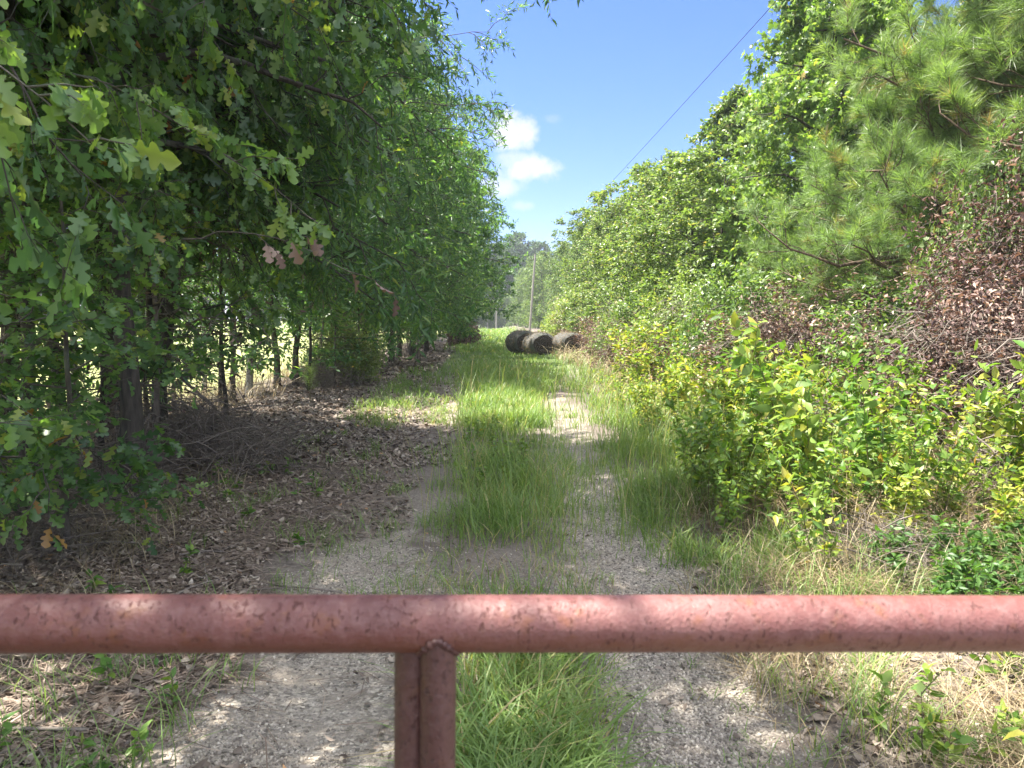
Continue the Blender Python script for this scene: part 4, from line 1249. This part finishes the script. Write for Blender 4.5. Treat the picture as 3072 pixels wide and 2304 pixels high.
# -------------------------------------------------------------------- light
SUN_E, SUN_A = 66.0, -81.0        # elevation; azimuth from +Y, negative = to the left
sv = Vector((math.cos(R_(SUN_E)) * math.sin(R_(SUN_A)), math.cos(R_(SUN_E)) * math.cos(R_(SUN_A)), math.sin(R_(SUN_E))))
ld = bpy.data.lights.new('sun', 'SUN'); ld.energy = 5.0; ld.angle = R_(.53); ld.color = (1.0, .94, .84)
lo_ = bpy.data.objects.new('sun', ld); COL.objects.link(lo_)
lo_.rotation_euler = sv.to_track_quat('Z', 'Y').to_euler()

W = bpy.data.worlds.new('World'); SC.world = W; W.use_nodes = True
nt = W.node_tree; nt.nodes.clear()
wout = nt.nodes.new('ShaderNodeOutputWorld')
sky = nt.nodes.new('ShaderNodeTexSky'); sky.sky_type = 'NISHITA'; sky.sun_disc = False
sky.sun_elevation = R_(SUN_E); sky.sun_rotation = R_(SUN_A); sky.air_density = 1.0; sky.dust_density = .6; sky.ozone_density = 1.6
tc = nt.nodes.new('ShaderNodeTexCoord').outputs['Generated']
nv = nd(nt, 'ShaderNodeTexNoise', {'Vector': tc, 'Scale': 26.0, 'Detail': 7.0, 'Roughness': .6})
nf = mth(nt, 'SUBTRACT', nv.outputs[0], .5)
nbig = nd(nt, 'ShaderNodeTexNoise', {'Vector': tc, 'Scale': 60.0, 'Detail': 5.0, 'Roughness': .6}).outputs[0]


def dirv(az, el):
    return (math.sin(R_(az)) * math.cos(R_(el)), math.cos(R_(az)) * math.cos(R_(el)), math.sin(R_(el)))


cm = None
for (az, el, rw, rh, dens) in [(1.6, 13.7, 2.6, 1.7, .95), (3.4, 11.2, 2.5, 1.25, .95), (2.2, 11.7, 1.7, 1.0, .6), (1.2, 9.8, 2.3, .9, .7), (2.9, 8.6, 1.3, .6, .4), (4.9, 14.6, 1.0, .5, .16)]:
    dv_ = nd(nt, 'ShaderNodeVectorMath', {0: tc, 1: dirv(az, el)}, operation='SUBTRACT').outputs[0]
    dv_ = nd(nt, 'ShaderNodeVectorMath', {0: dv_, 1: (1 / R_(rw), 1 / R_(rw), 1 / R_(rh))}, operation='MULTIPLY').outputs[0]
    ln_ = nd(nt, 'ShaderNodeVectorMath', {0: dv_}, operation='LENGTH').outputs['Value']
    v_ = mth(nt, 'SUBTRACT', 1.0, ln_)
    v_ = mth(nt, 'ADD', v_, mth(nt, 'MULTIPLY', nf, 1.9))
    v_ = mth(nt, 'MULTIPLY', smooth(nt, v_, .10, .75), dens)
    cm = v_ if cm is None else mth(nt, 'MAXIMUM', cm, v_)
cm = mth(nt, 'MULTIPLY', cm, nd(nt, 'ShaderNodeMapRange', {0: nbig, 1: .3, 2: .6, 3: .72, 4: 1.0}).outputs[0])
skc0 = nd(nt, 'ShaderNodeHueSaturation', {'Hue': .5, 'Saturation': 1.22, 'Value': 1.0, 'Fac': 1.0, 'Color': sky.outputs[0]}).outputs[0]
skc = mixc(nt, 1.0, skc0, (.70, .70, 1.0), 'MULTIPLY')
sxyz = nd(nt, 'ShaderNodeSeparateXYZ', {0: tc})
fill_zone = mth(nt, 'MULTIPLY', mth(nt, 'SUBTRACT', 1.0, smooth(nt, sxyz.outputs[1], .45, .72)), smooth(nt, sxyz.outputs[2], .15, .42))
fill_cloud = nd(nt, 'ShaderNodeTexNoise', {'Vector': tc, 'Scale': 2.6, 'Detail': 6.0, 'Roughness': .55}).outputs[0]
skc = mixc(nt, mth(nt, 'MULTIPLY', fill_zone, smooth(nt, fill_cloud, .40, .56)), skc, (13.0, 13.2, 13.6))  # bright clouds added out of view as fill light for the shade
col = mixc(nt, cm, skc, (3.7, 3.8, 4.0))
bg = nd(nt, 'ShaderNodeBackground', {'Color': col, 'Strength': .068})
nt.links.new(bg.outputs[0], wout.inputs[0])

# --------------------------------------------------------------------- haze
hz_m, hnt, hout = new_mat('pale summer air')
hv = nd(hnt, 'ShaderNodeVolumePrincipled', {'Color': (.86, .92, 1.0, 1), 'Density': HAZE, 'Anisotropy': .2})
hnt.links.new(hv.outputs[0], hout.inputs['Volume'])
mb = MB()
a0, a1 = (-424, -64, -2.0), (424, 704, 27.0)
vv = [(x, y, z) for z in (a0[2], a1[2]) for y in (a0[1], a1[1]) for x in (a0[0], a1[0])]
mb.add(vv, np.array([(0, 2, 3, 1), (4, 5, 7, 6), (0, 1, 5, 4), (2, 6, 7, 3), (0, 4, 6, 2), (1, 3, 7, 5)]))
o = mb.build('haze', hz_m); o['kind'] = 'stuff'

# ------------------------------------------------------------------- camera
cd = bpy.data.cameras.new('camera'); cam = bpy.data.objects.new('camera', cd); COL.objects.link(cam)
cam.location = (0, 0, 1.5); cam.rotation_euler = (Euler((R_(90 - 4.45), 0, R_(-2.23))).to_matrix() @ Matrix.Rotation(R_(.85), 3, 'Z')).to_euler()
cd.sensor_width = 36; cd.lens = 27.07; cd.clip_start = .05; cd.clip_end = 2000
cd.dof.use_dof = True; cd.dof.focus_distance = 9.0; cd.dof.aperture_fstop = 8.5
SC.camera = cam

SC.view_settings.view_transform = 'Standard'; SC.view_settings.look = 'None'
SC.view_settings.exposure = 2.1; SC.view_settings.gamma = 1.0
SC.render.engine = 'CYCLES'
cy = SC.cycles
cy.max_bounces = 6; cy.diffuse_bounces = 4; cy.glossy_bounces = 2; cy.transmission_bounces = 4; cy.transparent_max_bounces = 4
cy.caustics_reflective = False; cy.caustics_refractive = False
cy.use_denoising = True
